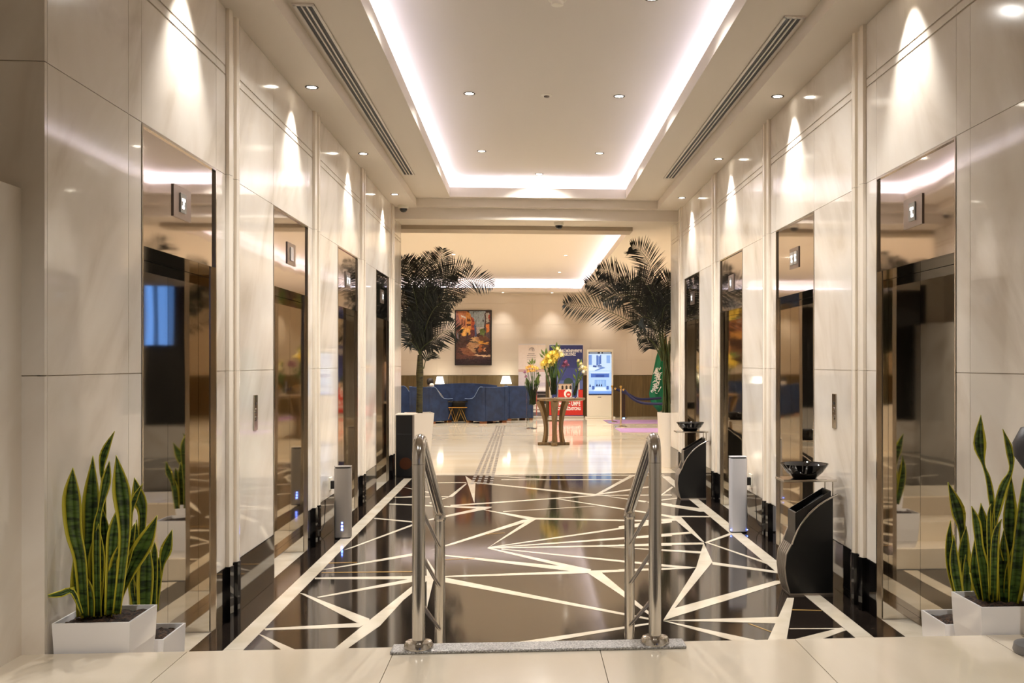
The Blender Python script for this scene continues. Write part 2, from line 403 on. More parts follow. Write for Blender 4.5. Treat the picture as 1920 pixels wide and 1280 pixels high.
# walls of the hall ---------------------------------------------------
for side, X, nm in ((-1, XL, 'left'), (1, XR, 'right')):
    back = MB()
    segs = [(YN + .022, DOORS[0][0])] + [(DOORS[k][1], DOORS[k + 1][0]) for k in range(3)] + [(DOORS[3][1], YEND)]
    for a, b in segs: back.box(X + side * .005, X + side * .5, a, b, 0, 4.4)
    for a, b in DOORS:
        back.box(X + side * .005, X + side * .5, a, b, Z_FR, 4.4)
        back.box(X + side * .34, X + side * .5, a, b, 0, Z_FR)
    wall = back.build('wall_' + nm, M_joint)
    tag(wall, 'polished cream marble wall with four elevator doors on the %s of the hall' % nm, kind='structure')
    g = .0018
    def pan(y0, y1, z0, z1, name='marble_panel', m=M_marble, pr=0.0):
        MB().box(X - side * pr, X + side * .021, y0 + g, y1 - g, z0 + g, z1 - g).build(name, m, wall)
    upz = [(Z_FR, 3.372), (3.380, 3.425), (3.433, Z_SOF)]
    def column(y0, y1, plinth=True):
        if plinth: pan(y0, y1, 0, .34, 'plinth', M_plinth, .004)
        zz = [(.34 if plinth else 0, Z_JT), (Z_JT, Z_FR)] + upz
        for z0, z1 in zz: pan(y0, y1, z0, z1, 'marble_panel', M_marbleU if z0 > 2.7 else M_marble)
    column(YN + .021, 4.79, False); column(4.79, 4.95, False)
    for k in range(4):
        a, b = DOORS[k]
        for z0, z1 in upz: pan(a, b, z0, z1, 'marble_panel', M_marbleU)
        column(b, b + .19)
        p0, p1 = b + .19, b + .42
        for z0, z1, m, nmz in ((0, .34, M_plinth, 'plinth'), (.342, Z_JT, M_marble2, 'pilaster'), (Z_JT + .002, Z_FR, M_marble2, 'pilaster'), (Z_FR + .002, Z_SOF, M_marble2, 'pilaster')):
            e = .006 if m is M_plinth else 0
            prof = [(p0, .02), (p0, -.022 - e), (p0 + .045, -.030 - e), (p0 + .07, -.022 - e), (p0 + .075, -.004 - e), (p0 + .155, -.004 - e), (p0 + .16, -.022 - e), (p0 + .185, -.030 - e), (p1, -.022 - e), (p1, .02)]
            MB().prism([(X + side * d, y) for y, d in prof], 'z', z0, z1).build(nmz, m, wall)
        column(p1, DOORS[k + 1][0] if k < 3 else YEND)

# elevator doors ------------------------------------------------------
ordn = ['nearest', 'second', 'third', 'farthest']
DISP = {(-1, 0): (1,), (1, 0): (1,), (1, 1): (1, 1), (-1, 1): (0,), (-1, 2): (1, 1), (1, 2): (1,), (-1, 3): (1,), (1, 3): (1,)}
n = 0
for side, X, nm in ((-1, XL, 'left'), (1, XR, 'right')):
    for k, (a, b) in enumerate(DOORS):
        n += 1
        dw = thing('door_%d' % n, 'mirror polished steel elevator door, %s on the %s wall' % (ordn[k], nm), None, (X + side * .15, (a + b) / 2, 0), kind='structure')
        D, ZT = .27, 2.17
        fr = MB()
        for y0, y1, z0, z1 in ((a + .002, a + .016, 0, Z_FR - .014), (b - .016, b - .002, 0, Z_FR - .014), (a + .002, b - .002, Z_FR - .014, Z_FR - .002)):
            fr.box(X - side * .004, X + side * .03, y0, y1, z0, z1)
        fr.build('door_frame', M_steel, dw)
        ts = MB().box(X + side * .008, X + side * .06, a + .016, b - .016, ZT, Z_FR - .014).build('transom_panel', M_transom, dw)
        MB().box(X + side * .06, X + side * .31, a + .002, b - .002, ZT, ZT + .03).build('head_soffit', M_mirror, dw)
        for y0, y1 in ((a + .002, a + .028), (b - .028, b - .002)):
            MB().box(X + side * .031, X + side * .31, y0, y1, .002, ZT).build('jamb', M_mirror, dw)
        mid = (a + b) / 2
        for y0, y1 in ((a + .03, mid - .003), (mid + .003, b - .03)):
            MB().box(X + side * (D), X + side * (D + .035), y0, y1, .006, ZT - .002).build('door_leaf', M_mirror, dw)
        MB().box(X + side * (D + .01), X + side * (D + .06), a + .03, b - .03, 0, ZT).build('door_gap', M_dark, dw)
        MB().box(X + side * .20, X + side * .31, a + .03, b - .03, 0, .005).build('sill', M_steel, dw)
        lit = DISP[(side, k)]
        yc, zc = mid + .0, 2.46
        pl = MB().box(X + side * .001, X + side * .01, yc - .135, yc + .135, zc - .085, zc + .085).build('indicator_plate', M_plate, dw)
        for j, on in enumerate(lit):
            y0 = yc - .045 + (j - (len(lit) - 1) / 2) * .11
            MB().box(X - side * .005, X + side * .002, y0, y0 + .09, zc - .052, zc + .052).build('display', mat('display_glass', (150, 146, 140), .1), pl)
            if on:
                seg = MB()
                for q in range(9):
                    yy = y0 + .022 + (q % 3) * .016; zz = zc - .03 + (q // 3) * .02
                    if q in (0, 1, 4, 6, 7, 8): seg.box(X - side * .007, X - side * .0048, yy, yy + .013, zz, zz + .015)
                seg.build('lit_segment', mat('display_lit', (255, 255, 255), emit=(255, 255, 255), es=2.5), pl)

# ceilings ------------------------------------------------------------
CL, CR, YC0, YC1 = -1.049, 1.404, 4.75, 13.9
cb = MB()
cb.box(XL - .02, -1.52, YN - .02, 14.2, Z_SOF, 4.4); cb.box(1.87, XR + .02, YN - .02, 14.2, Z_SOF, 4.4)
cb.box(-1.52, 1.87, 14.05, 14.2, Z_SOF, 4.4); cb.box(-1.52, 1.87, YN - .02, 4.4, Z_SOF, 4.4)
cb.box(-1.52, CL, 4.4, 14.05, Z_B, 4.0); cb.box(CR, 1.87, 4.4, 14.05, Z_B, 4.0)
cb.box(CL, CR, YC1, 14.05, Z_B, 4.0); cb.box(CL, CR, 4.4, YC0, Z_B, 4.0)
ceil = cb.build('ceiling', M_ceil); tag(ceil, 'cream stepped plaster ceiling of the elevator hall', kind='structure')
cv = MB(); R = .2
cv.box(CL - R - .3, CR + R + .3, YC0 - R - .1, YC1 + R + .0, Z_UP, Z_UP + .06)
cv.box(CL - R - .05, CL - R, YC0 - R, YC1 + R, 4.0, Z_UP); cv.box(CR + R, CR + R + .05, YC0 - R, YC1 + R, 4.0, Z_UP)
cv.box(CL - R, CR + R, YC1 + R - .065, YC1 + R - .055, 4.0, Z_UP); cv.box(CL - R, CR + R, YC0 - R - .05, YC0 - R, 4.0, Z_UP)
cvo = cv.build('cove_recess', M_ceil2, ceil)
lip = MB()
lip.box(CL, CL + .006, YC0, YC1, Z_B - .002, 4.03); lip.box(CR - .006, CR, YC0, YC1, Z_B - .002, 4.03)
lip.box(CL, CR, YC1 - .006, YC1, Z_B - .002, 4.03); lip.box(CL, CR, YC0, YC0 + .006, Z_B - .002, 4.03)
lip.build('cove_lip', M_ceil2, ceil)
for x0, x1, y0, y1 in ((CL - .14, CL - .09, YC0, YC1), (CR + .09, CR + .14, YC0, YC1), (CL - .09, CR + .09, YC1 + .06, YC1 + .10), (CL - .09, CR + .09, YC0 - .10, YC0 - .06)):
    MB().box(x0, x1, y0, y1, 4.001, 4.015).build('led_strip', M_led, ceil)
beam = MB().box(XL - .02, XR + .02, 14.2, 14.45, 3.63, 4.4)
beam = beam.build('ceiling_beam', M_ceil); tag(beam, 'cream plaster beam across the far end of the hall', kind='structure')
b2 = MB().box(-8, 1.62, 15.05, 15.5, 3.60, 3.70).build('ceiling_trim', mat('grey_trim', (176, 160, 138), .6)); tag(b2, 'dull grey ceiling strip behind the hall beam', kind='structure')

# air diffusers
for x0, x1, nm in ((-1.49, -1.35, 'left'), (1.71, 1.85, 'right')):
    d = thing('air_diffuser', 'long white slot air diffuser in the ceiling beside the %s wall' % nm, 'air vent', ((x0 + x1) / 2, 9.4, Z_B), group='slot diffusers')
    MB().box(x0, x1, 6.5, 12.3, Z_B - .003, Z_B - .001).build('backing', M_dark, d)
    for q in range(4):
        wq = .018 if q in (0, 3) else .010
        xx = x0 + [0, .048, .082, x1 - x0 - .018][q]
        MB().box(xx, xx + wq, 6.5, 12.3, Z_B - .012, Z_B - .001).build('blade', M_ceil2, d)
    for y in (6.49, 12.28): MB().box(x0, x1, y, y + .03, Z_B - .012, Z_B - .001).build('end_cap', M_ceil2, d)

# downlights
def downlight(p, label, r, power, size, blend, colr=(1, .965, .925), rad=.03):
    d = thing('downlight', label, 'downlight', p, group='recessed downlights')
    MB().lathe([(r * .72, -.004), (r, -.006), (r * 1.02, -.001), (r * .7, -.001)], (0, 0, 0), 20, cap=False).build('ring', M_ring, d, False, 40)
    MB().lathe([(0, -.003), (r * .74, -.003), (r * .74, -.001), (0, -.001)], (0, 0, 0), 20).build('lens', M_bulb, d, False)
    if power:
        l = bpy.data.lights.new('lamp', 'SPOT'); l.energy = power; l.spot_size = math.radians(size); l.spot_blend = blend
        l.color = colr; l.shadow_soft_size = rad
        o = bpy.data.objects.new('lamp', l); col.objects.link(o); o.parent = d; o.location = (0, 0, -.02)
    return d
for k in range(4):
    y = (DOORS[k][0] + DOORS[k][1]) / 2
    downlight((XL + .155, y, Z_SOF), 'round recessed spotlight above the %s elevator door on the left wall' % ordn[k], .052, WALLSPOT, 80, .75)
    downlight((XR - .135, y, Z_SOF), 'round recessed spotlight above the %s elevator door on the right wall' % ordn[k], .052, WALLSPOT, 80, .75)
pp = onZ(1222, 0, Z_UP)
for (u, v), lb in (((880, 175), 'middle left'), ((1161, 180), 'middle right'), ((903, 283), 'far left'), ((1124, 287), 'far right'), ((1011, 326), 'farthest centre'), ((1222, -4), 'nearest right')):
    p = onZ(u, v, Z_UP)
    downlight(p, 'round downlight in the raised ceiling panel, %s one' % lb, .055, CEILSPOT, 150, 1)
p = onZ(880, 175, Z_UP); downlight((p.x, pp.y, Z_UP), 'round downlight in the raised ceiling panel, nearest left one', .055, CEILSPOT, 150, 1)
p = onZ(1025, 178, Z_UP)
d = thing('ceiling_sensor', 'small white motion sensor in the middle of the raised ceiling', 'sensor', p)
MB().lathe([(.05, 0), (.05, -.008), (.03, -.012)], n=16).build('ring', M_kiosk, d, False, 40)
MB().lathe([(.028, -.010), (.024, -.022), (0, -.026)], n=16).build('lens', M_ring, d, False, 40)
p = onZ(1045, -2, Z_UP)
d = thing('smoke_detector', 'round white smoke detector near the top edge of the raised ceiling', 'smoke detector', p)
MB().lathe([(.065, 0), (.065, -.012), (.05, -.02)], n=20).build('base', M_kiosk, d, False, 40)
MB().lathe([(.045, -.018), (.042, -.045), (.02, -.05), (0, -.05)], n=20).build('chamber', M_kiosk, d, False, 40)
def dome(u, v, z, label, y=None):
    p = onZ(u, v, z)
    d = thing('security_camera', label, 'camera', p)
    MB().lathe([(.07, 0), (.07, -.035), (.06, -.045)], n=20).build('housing', M_kiosk, d, False, 40)
    MB().lathe([(.055, -.04), (.05, -.07), (.03, -.09), (0, -.097)], n=20).build('dome', M_blackg, d, False, 60)
    return d
dome(756.5, 385, Z_SOF, 'white dome security camera at the left end of the ceiling')
dome(1048, 417, 3.63, 'white dome security camera under the beam in the middle')

# ------------------------------------------------------------------ entry hall around the camera
en = MB()
en.box(-2.5, -1.93, 3.3, YN - .001, ZU, 2.27); en.box(-2.5, -1.93, -5.2, 3.28, 0, 2.27)
e1 = en.build('wall_entry_left', M_marble); tag(e1, 'low marble cladding at the far left edge, next to the camera', kind='structure')
e2 = MB().box(-2.9, -2.5, -5.2, YN, 0, 4.3)
e2 = e2.build('wall_entry_left_upper', M_marble); tag(e2, 'cream marble wall beyond the left cladding', kind='structure')
for (x0, x1, nm) in ((-2.9, XL, 'left'), (XR, 3.0, 'right')):
    o = MB().box(x0 if nm == 'left' else x0 + .03, x1 - .03 if nm == 'left' else x1, YN + .004, YN + .12, 0, 4.3).build('wall_front_' + nm, M_joint)
    tag(o, 'narrow marble return facing the camera at the %s corner of the hall' % nm, kind='structure')
    for z0, z1 in ((0, Z_JT), (Z_JT, Z_FR), (Z_FR, 4.3)):
        MB().box(x0, x1 + (-.0 if nm == 'left' else 0), YN - .001, YN + .02, z0 + .002, z1 - .002).build('marble_panel', M_marble, o)
o = MB().box(2.8, 3.0, -5.2, YN, 0, 4.3).build('wall_entry_right', M_marble); tag(o, 'cream marble wall at the right of the landing, beside the camera', kind='structure')
o = MB().box(-2.9, 3.0, -5.2, YN - .02, 3.786, 4.4).build('ceiling_entry', M_ceil); tag(o, 'plain plaster ceiling over the landing', kind='structure')
o = MB().box(-2.9, 3.0, -5.4, -5.2, 0, 4.4).build('wall_entry_back', M_marble); tag(o, 'cream marble wall behind the camera', kind='structure')
wn = thing('window_1', 'bluish daylit glass entrance behind the camera', None, (0, -5.15, 0), kind='structure')
for i in range(4):
    x = -2.2 + i * 1.1
    if i == 3:
        for xa, xb, es_ in ((1.70, 1.80, .35), (1.82, 1.98, .8), (2.0, 2.06, .2), (2.07, 2.15, 1.1)):
            MB().box(xa, xb, -5.168, -5.16, 1.9, 2.9).build('lit_pane', mat('daylit_pane_%d' % (es_ * 100), (60, 100, 170), .1, emit=(90, 140, 225), es=es_), wn)
    if i in (0, 3): MB().box(x + .05, x + 1.05, -5.19, -5.17, ZU + .1, 2.9).build('pane', mat('dark_glass_pane', (30, 28, 26), .05), wn)
    if i != 2: MB().box(x - .05, x + .05, -5.2, -5.12, ZU, 3.0).build('mullion', M_blackp, wn)
for x in (-1.1, 1.3):  # unseen downlights added to brighten the near walls and pots
    for y in (1.6, -2.4):
        downlight((x, y, 3.786), 'added unseen fill downlight over the landing, %s %s one' % ('front' if y > 0 else 'back', 'left' if x < 0 else 'right'), .055, ENTRYFILL, 120, .9)

# ------------------------------------------------------------------ lobby shell
YB = 29.6
bw = MB().box(-8, 8, YB + .02, YB + .3, 0, 4.2).build('wall_back', mat('wall_panel_joint', (204, 191, 174), .7)); tag(bw, 'cream panelled lobby wall above a wooden wainscot', kind='structure')
r_ = 0
z = 1.24
hts = [.44, .62, .44, .62, .44]
while z < 3.66:
    h = hts[r_ % 5]; x = -7.2 + (r_ % 3) * .37
    z1 = min(z + h, 3.66)
    while x < 6.5:
        wd = [1.1, .75, 1.3][int(abs(x * 3 + r_)) % 3]
        MB().box(x + .0015, x + wd - .0015, YB - .0015 * (int(abs(x * 7) + r_) % 2), YB + .021, z + .0015, z1 - .0015).build('wall_panel', M_wallp, bw); x += wd
    z = z1; r_ += 1
for i in range(14):
    x = -8 + i * 1.15
    MB().box(x + .002, x + 1.148, YB - .012, YB + .021, .002, 1.235).build('wainscot_board', M_wain, bw)
for x0, x1, nm in ((-8.2, -8, 'left'), (8, 8.2, 'right')):
    o = MB().box(x0, x1, 15, 30, 0, 4.2).build('wall_lobby_' + nm, M_wallp); tag(o, 'plain cream lobby side wall on the %s' % nm, kind='structure')
for x0, x1, nm in ((-8.2, XL - .5, 'left'), (XR + .5, 8.2, 'right')):
    o = MB().box(x0, x1, 14.8, 15.0, 0, 4.2).build('wall_lobby_front_' + nm, M_wallp); tag(o, 'lobby wall returning outwards from the hall end on the %s' % nm, kind='structure')
LX0, LX1, LY0, LY1, LZ = -6.0, 1.62, 15.8, 28.95, 3.66
lc = MB()
lc.box(-8.2, LX0, 14.45, 30, LZ, 4.2); lc.box(LX1, 8.2, 14.45, 30, LZ, 4.2); lc.box(LX0, LX1, 14.45, LY0, LZ, 3.78); lc.box(LX0, LX1, LY1, 30, LZ, 3.78)
lco = lc.build('ceiling_lobby', M_ceil); tag(lco, 'cream lobby ceiling with a sunken lit cove', kind='structure')
# carve the ledge: replace the tall right slab by ledge + recess
lco.data.clear_geometry()
lc = MB(); LR = .25
lc.box(-8.2, LX0, 14.45, 30, LZ, 3.78); lc.box(LX1, 8.2, 14.45, 30, LZ, 3.78); lc.box(LX0, LX1, 14.45, LY0, LZ, 3.78); lc.box(LX0, LX1, LY1, 30, LZ, 3.78)
lc.box(-8.2, 8.2, 14.45, 30.2, 4.02, 4.1)
lc.box(LX1 + LR, LX1 + LR + .05, LY0 - LR, LY1 + LR, 3.78, 4.02); lc.box(LX0 - LR, LX1 + LR, LY1 + LR, LY1 + LR + .05, 3.78, 4.02)
lc.box(LX0 - LR, LX1 + LR, LY0 - LR - .05, LY0 - LR, 3.78, 4.02); lc.box(LX0 - LR - .05, LX0 - LR, LY0 - LR, LY1 + LR, 3.78, 4.02)
lco.data.from_pydata([tuple(v) for v in lc.v], [], lc.f); lco.data.update()
for x0, x1, y0, y1 in ((LX1 + .10, LX1 + .17, LY0, LY1), (LX0, LX1 + .1, LY1 + .10, LY1 + .17), (LX0, LX1, LY0 - .17, LY0 - .1), (LX0 - .17, LX0 - .1, LY0, LY1)):
    MB().box(x0, x1, y0, y1, 3.781, 3.80).build('led_strip', M_led2, lco)
for i, u in enumerate((759, 851, 943, 1035, 1127, 1219)):
    p = onY(u, 560, YB - .38)
    downlight((p.x, p.y, LZ), 'wall washing downlight over the lobby back wall, number %s from the left' % ['one', 'two', 'three', 'four', 'five', 'six'][i], .05, LOBBYSPOT * .2, 76, 1, (1, .95, .89))
for i, (x, y) in enumerate(((-4.2, 18.5), (-4.2, 25), (-1.6, 18.0), (-1.6, 22.4), (-1.6, 26.6), (.9, 18.0), (.9, 22.4), (.9, 26.6))):
    downlight((x, y, 4.02), 'round downlight in the sunken lobby ceiling, %s row %s' % (['left', 'left', 'middle', 'middle', 'middle', 'right', 'right', 'right'][i], ['near', 'far', 'near', 'centre', 'far', 'near', 'centre', 'far'][i]), .05, LOBBYSPOT, 120, .9, (1, .96, .905))
for i, (x, y) in enumerate(((3.6, 18), (3.6, 24), (6, 21))):
    downlight((x, y, LZ), 'round downlight in the right lobby soffit, %s one' % ['near', 'far', 'outer'][i], .05, LOBBYSPOT, 120, .9, (1, .96, .905))
#OBJECTS
# ------------------------------------------------------------------ handrails
def arcpts(p, q, r, nseg=6):
    return p, q
def handrail(x, label):
    h = thing('handrail', label, 'handrail', (x, 3.93, ZU), group='stainless handrails by the steps')
    yn, yf, zt, zf = 3.93, 4.9, 1.305, .875
    R0 = .0254
    pts = [(x, yn, ZU + .02), (x, yn, zt - .10)]
    c = Vector((x, yn + .055, zt - .085))
    for k in range(1, 8):
        a = math.pi - k * (math.pi / 2 + .38) / 7
        pts.append((x, c.y + .055 * math.cos(a), c.z + .075 * math.sin(a)))
    MB().tube(pts[:2], R0, 20).build('post', M_chrome, h, smooth=50)
    e = Vector((x, yf, zf))
    MB().tube(pts[1:] + [tuple(Vector(pts[-1]).lerp(e, .97)), tuple(e)], R0, 20).build('top_rail', M_chrome, h, smooth=60)
    MB().tube([(x, yf, 0.0), (x, yf, zf)], R0, 20).build('post', M_chrome, h, smooth=50)
    MB().lathe([(.027, -.012), (.029, -.004), (.029, .004), (.027, .012)], (x, yf, zf - .03), 20).build('collar', M_chrome, h, smooth=50)
    for z0, z1 in ((1.055, .70), (.869, .509), (.675, .303)):
        MB().tube([(x, yn, z0), (x, yf, z1)], .0085, 10).build('cross_bar', M_chrome, h, smooth=50)
    MB().lathe([(.058, .012), (.058, .02), (.05, .036), (.03, .042)], (x, yn, ZU), 24).build('flange', M_chrome, h, smooth=40)
    MB().lathe([(.055, 0.0), (.055, .006), (.03, .02)], (x, yf, 0), 24).build('flange', M_chrome, h, smooth=40)
handrail(-.416, 'shiny stainless handrail sloping down the steps, left of the two')
handrail(.512, 'shiny stainless handrail sloping down the steps, right of the two')
tag(MB().box(-.52, .63, 3.875, YN + .004, ZU, ZU + .012).build('step_nosing', M_alum, bevel=.004), 'speckled aluminium strip on the landing edge between the handrails', 'threshold strip')

# ------------------------------------------------------------------ snake plants
def leaf(A, pts, y0, dy, sc_, parent):
    """leaf traced as a midline with widths; curls a little in depth"""
    n = len(pts); dense = []
    for i in range(n - 1):
        for t in (0, .25, .5, .75):
            p0 = pts[max(i - 1, 0)]; p1 = pts[i]; p2 = pts[i + 1]; p3 = pts[min(i + 2, n - 1)]
            dense.append(tuple(.5 * (2 * b + (c - a) * t + (2 * a - 5 * b + 4 * c - d) * t * t + (3 * b - a - 3 * c + d) * t ** 3) for a, b, c, d in zip(p0, p1, p2, p3)))
    dense.append(pts[-1]); m = len(dense)
    mb = MB(); vs = []
    twist = rnd.uniform(-.5, .5)
    for i, (a, b, wd) in enumerate(dense):
        t = i / (m - 1)
        y = y0 + dy * (1 - t)
        p = onY(*A(a, b), y)
        a2, b2, _ = dense[min(i + 1, m - 1)]; a1, b1, _ = dense[max(i - 1, 0)]
        tx, tz = a2 - a1, -(b2 - b1); L = math.hypot(tx, tz) or 1
        side = Vector((-tz / L, math.sin(twist) * .7, tx / L)).normalized()
        hw = max(wd, 1.2) * 1.12 / sc_ * y / F * .5
        nrm = Vector((0, -1, 0)) * hw * .45
        vs += [p - side * hw, p - side * hw * .70 - nrm * .6, p - nrm, p + side * hw * .70 - nrm * .6, p + side * hw]
    for i in range(m - 1):
        for k in range(4):
            mb.add([vs[i * 5 + k], vs[i * 5 + k + 1], vs[i * 5 + 5 + k + 1], vs[i * 5 + 5 + k]], [(0, 1, 2, 3)], 0 if k in (0, 3) else 1)
    o = mb.build('leaf', [M_leafE, M_leafG], parent)
    md = o.modifiers.new('thick', 'SOLIDIFY'); md.thickness = .003; md.offset = 0
    wl = o.modifiers.new('weld', 'WELD'); wl.merge_threshold = .0002
    for p in o.data.polygons: p.use_smooth = True
    return o
def square_pot(name, label, x0, x1, y0, y1, zb, zt):
    t = thing(name, label, 'potted plant', ((x0 + x1) / 2, (y0 + y1) / 2, zb), group='snake plants beside the steps')
    mb = MB(); tp = .022; w_ = .008
    cx, cy = (x0 + x1) / 2, (y0 + y1) / 2
    def ring(s_, z): return [((x - cx) * s_ + cx, (y - cy) * s_ + cy, z) for x, y in ((x0, y0), (x1, y0), (x1, y1), (x0, y1))]
    H = zt - zb; f = 1 - 2 * w_ / (x1 - x0)
    rings = [ring(.80, zb), ring(.90, zb + H * .2), ring(.965, zb + H * .55), ring(1, zt), ring(f, zt), ring(f * .97, zt - .05)]
    vs = [p for r in rings for p in r]; fs = [(3, 2, 1, 0), (20, 21, 22, 23)]
    for i in range(5):
        for k in range(4): fs.append((i * 4 + k, i * 4 + (k + 1) % 4, i * 4 + 4 + (k + 1) % 4, i * 4 + 4 + k))
    mb.add(vs, fs); mb.build('pot', M_potw, t)
    n = 14; sv = []; sf = []
    q = f * .965
    for j in range(n + 1):
        for i in range(n + 1):
            sv.append((cx + ((i / n - .5) * (x1 - x0)) * q, cy + ((j / n - .5) * (y1 - y0)) * q, zt - .022 + rnd.uniform(-.006, .008) + .012 * math.sin(3.14 * i / n) * math.sin(3.14 * j / n)))
    for j in range(n):
        for i in range(n): sf.append((j * (n + 1) + i, j * (n + 1) + i + 1, (j + 1) * (n + 1) + i + 1, (j + 1) * (n + 1) + i))
    MB().add(sv, sf).build('soil', M_soil, t, smooth=60)
    return t
AL = lambda x, y: (80 + x / 2.782, 780 + y / 2.782)
AR = lambda x, y: (1640 + x / 2.56, 760 + y / 2.56)
lp1 = square_pot('potted_snake_plant', 'tall yellow-edged snake plant in a big square white pot, left of the steps', -1.828, -1.535, 4.0, 4.29, .32, .592)
lp2 = square_pot('potted_snake_plant', 'small snake plant in the white pot behind the big left pot', -1.80, -1.525, 4.335, 4.61, .16, .432)
rp1 = square_pot('potted_snake_plant', 'tall yellow-edged snake plant in a big square white pot, right of the steps', 1.875, 2.165, 3.99, 4.28, .32, .592)
rp2 = square_pot('potted_snake_plant', 'short snake plant in the white pot behind the big right pot', 1.868, 2.15, 4.33, 4.60, .16, .432)
LEFT1 = [
 [(157, 268, 0), (150, 420, 85), (160, 600, 80), (195, 760, 60), (215, 1040, 46)], [(262, 205, 0), (252, 420, 75), (245, 600, 70), (235, 760, 60), (230, 1045, 45)],
 [(375, 78, 0), (322, 190, 38), (308, 280, 22), (318, 420, 20), (320, 1040, 28)], [(348, 232, 0), (330, 340, 48), (300, 480, 25), (280, 620, 40), (285, 1045, 40)],
 [(383, 203, 0), (408, 380, 80), (425, 560, 60), (420, 720, 45), (385, 1030, 38)], [(598, 517, 0), (530, 660, 75), (450, 800, 65), (400, 920, 45), (372, 1030, 35)],
 [(290, 560, 0), (282, 720, 85), (275, 880, 85), (270, 1045, 60)], [(150, 490, 0), (180, 600, 50), (200, 760, 60), (215, 1045, 60)],
 [(160, 740, 0), (195, 880, 95), (220, 960, 90), (235, 1050, 60)], [(345, 770, 0), (310, 900, 25), (265, 1052, 20)], [(340, 800, 0), (335, 900, 70), (330, 1045, 60)],
 [(485, 555, 0), (440, 680, 55), (390, 850, 60), (360, 1035, 45)], [(28, 938, 12), (90, 928, 30), (155, 915, 26), (205, 1030, 12)], [(390, 480, 0), (370, 600, 50), (360, 760, 50), (350, 1035, 45)],
 [(410, 650, 0), (385, 760, 55), (375, 900, 55), (365, 1035, 40)], [(310, 470, 0), (320, 620, 55), (315, 800, 50), (310, 1040, 40)]]
LEFT2 = [[(478, 320, 0), (500, 430, 60), (520, 520, 35), (505, 760, 30), (500, 1010, 34)], [(523, 352, 0), (480, 430, 25), (455, 560, 18), (470, 1000, 25)],
 [(675, 592, 0), (645, 690, 55), (620, 770, 30), (600, 880, 30), (585, 1010, 30)], [(585, 655, 0), (580, 740, 35), (572, 1010, 38)], [(540, 620, 0), (535, 800, 70), (530, 1010, 56)],
 [(610, 730, 0), (590, 850, 50), (575, 1010, 36)], [(490, 540, 0), (485, 700, 40), (490, 1010, 38)], [(450, 800, 0), (470, 900, 40), (485, 1010, 30)]]
RIGHT1 = [[(510, 45, 0), (505, 180, 58), (522, 280, 14), (545, 350, 22), (560, 440, 28), (568, 560, 18), (570, 935, 28)],
 [(615, 112, 0), (650, 220, 38), (655, 310, 20), (620, 390, 45), (590, 500, 40), (575, 600, 25), (572, 935, 30)],
 [(465, 482, 0), (490, 560, 35), (505, 680, 35), (530, 800, 50), (545, 945, 45)], [(510, 468, 0), (525, 600, 65), (545, 750, 60), (562, 945, 40)],
 [(655, 330, 0), (652, 520, 65), (650, 680, 45), (658, 965, 35)], [(715, 345, 0), (712, 480, 40), (700, 650, 60), (680, 850, 60), (665, 960, 40)],
 [(610, 545, 0), (580, 640, 35), (572, 935, 35)], [(620, 590, 0), (620, 740, 50), (625, 955, 45)], [(690, 600, 0), (655, 800, 60), (640, 960, 40)],
 [(480, 640, 0), (490, 800, 60), (525, 945, 40)], [(590, 640, 0), (600, 780, 60), (600, 950, 40)], [(560, 470, 0), (548, 560, 24), (560, 935, 26)], [(720, 640, 0), (700, 760, 60), (680, 960, 40)]]
RIGHT2 = [[(352, 368, 0), (400, 500, 75), (420, 600, 40), (440, 750, 60), (430, 940, 50)], [(365, 550, 0), (360, 650, 40), (375, 780, 60), (410, 940, 40)], [(440, 580, 0), (430, 700, 50), (420, 940, 40)],
 [(520, 740, 0), (495, 840, 40), (470, 940, 30)], [(380, 620, 0), (385, 760, 45), (415, 940, 34)], [(440, 690, 0), (450, 800, 50), (440, 940, 40)]]
def plant(lst, A, scl, y, root):
    for i, l in enumerate(lst):
        near = A is AL and min(A(p[0] - p[2] / 2, 0)[0] for p in l) < 128
        leaf(A, l, 4.03 if l[0][2] > 10 else (4.07 if near else y + rnd.uniform(-.05, .05)), -.03 if near else rnd.uniform(-.03, .05), scl, root)
plant(LEFT1, AL, 2.782, 4.13, lp1); plant(LEFT2, AL, 2.782, 4.49, lp2)
plant(RIGHT1, AR, 2.56, 4.13, rp1); plant(RIGHT2, AR, 2.56, 4.46, rp2)

# dark stand cut by the right edge
st = thing('pedestal_stand', 'dark grey stand with rounded head at the right edge of the picture', 'stand', (1.972, 3.72, ZU))
Mst = mat('dark_grey_stand', (52, 52, 58), .4); Mst2 = mat('grey_stand_foot', (110, 108, 108), .4)
MB().lathe([(.085, 0), (.09, .01), (.085, .035), (.03, .05)], n=24).build('foot', Mst2, st, False, 40)
MB().tube([(0, 0, .04), (0, 0, .72)], .014, 12).build('pole', M_blackp, st, False, 50)
MB().lathe([(0, .70), (.05, .71), (.085, .76), (.09, .81), (.06, .87), (0, .89)], n=24).build('head', Mst, st, False, 60)

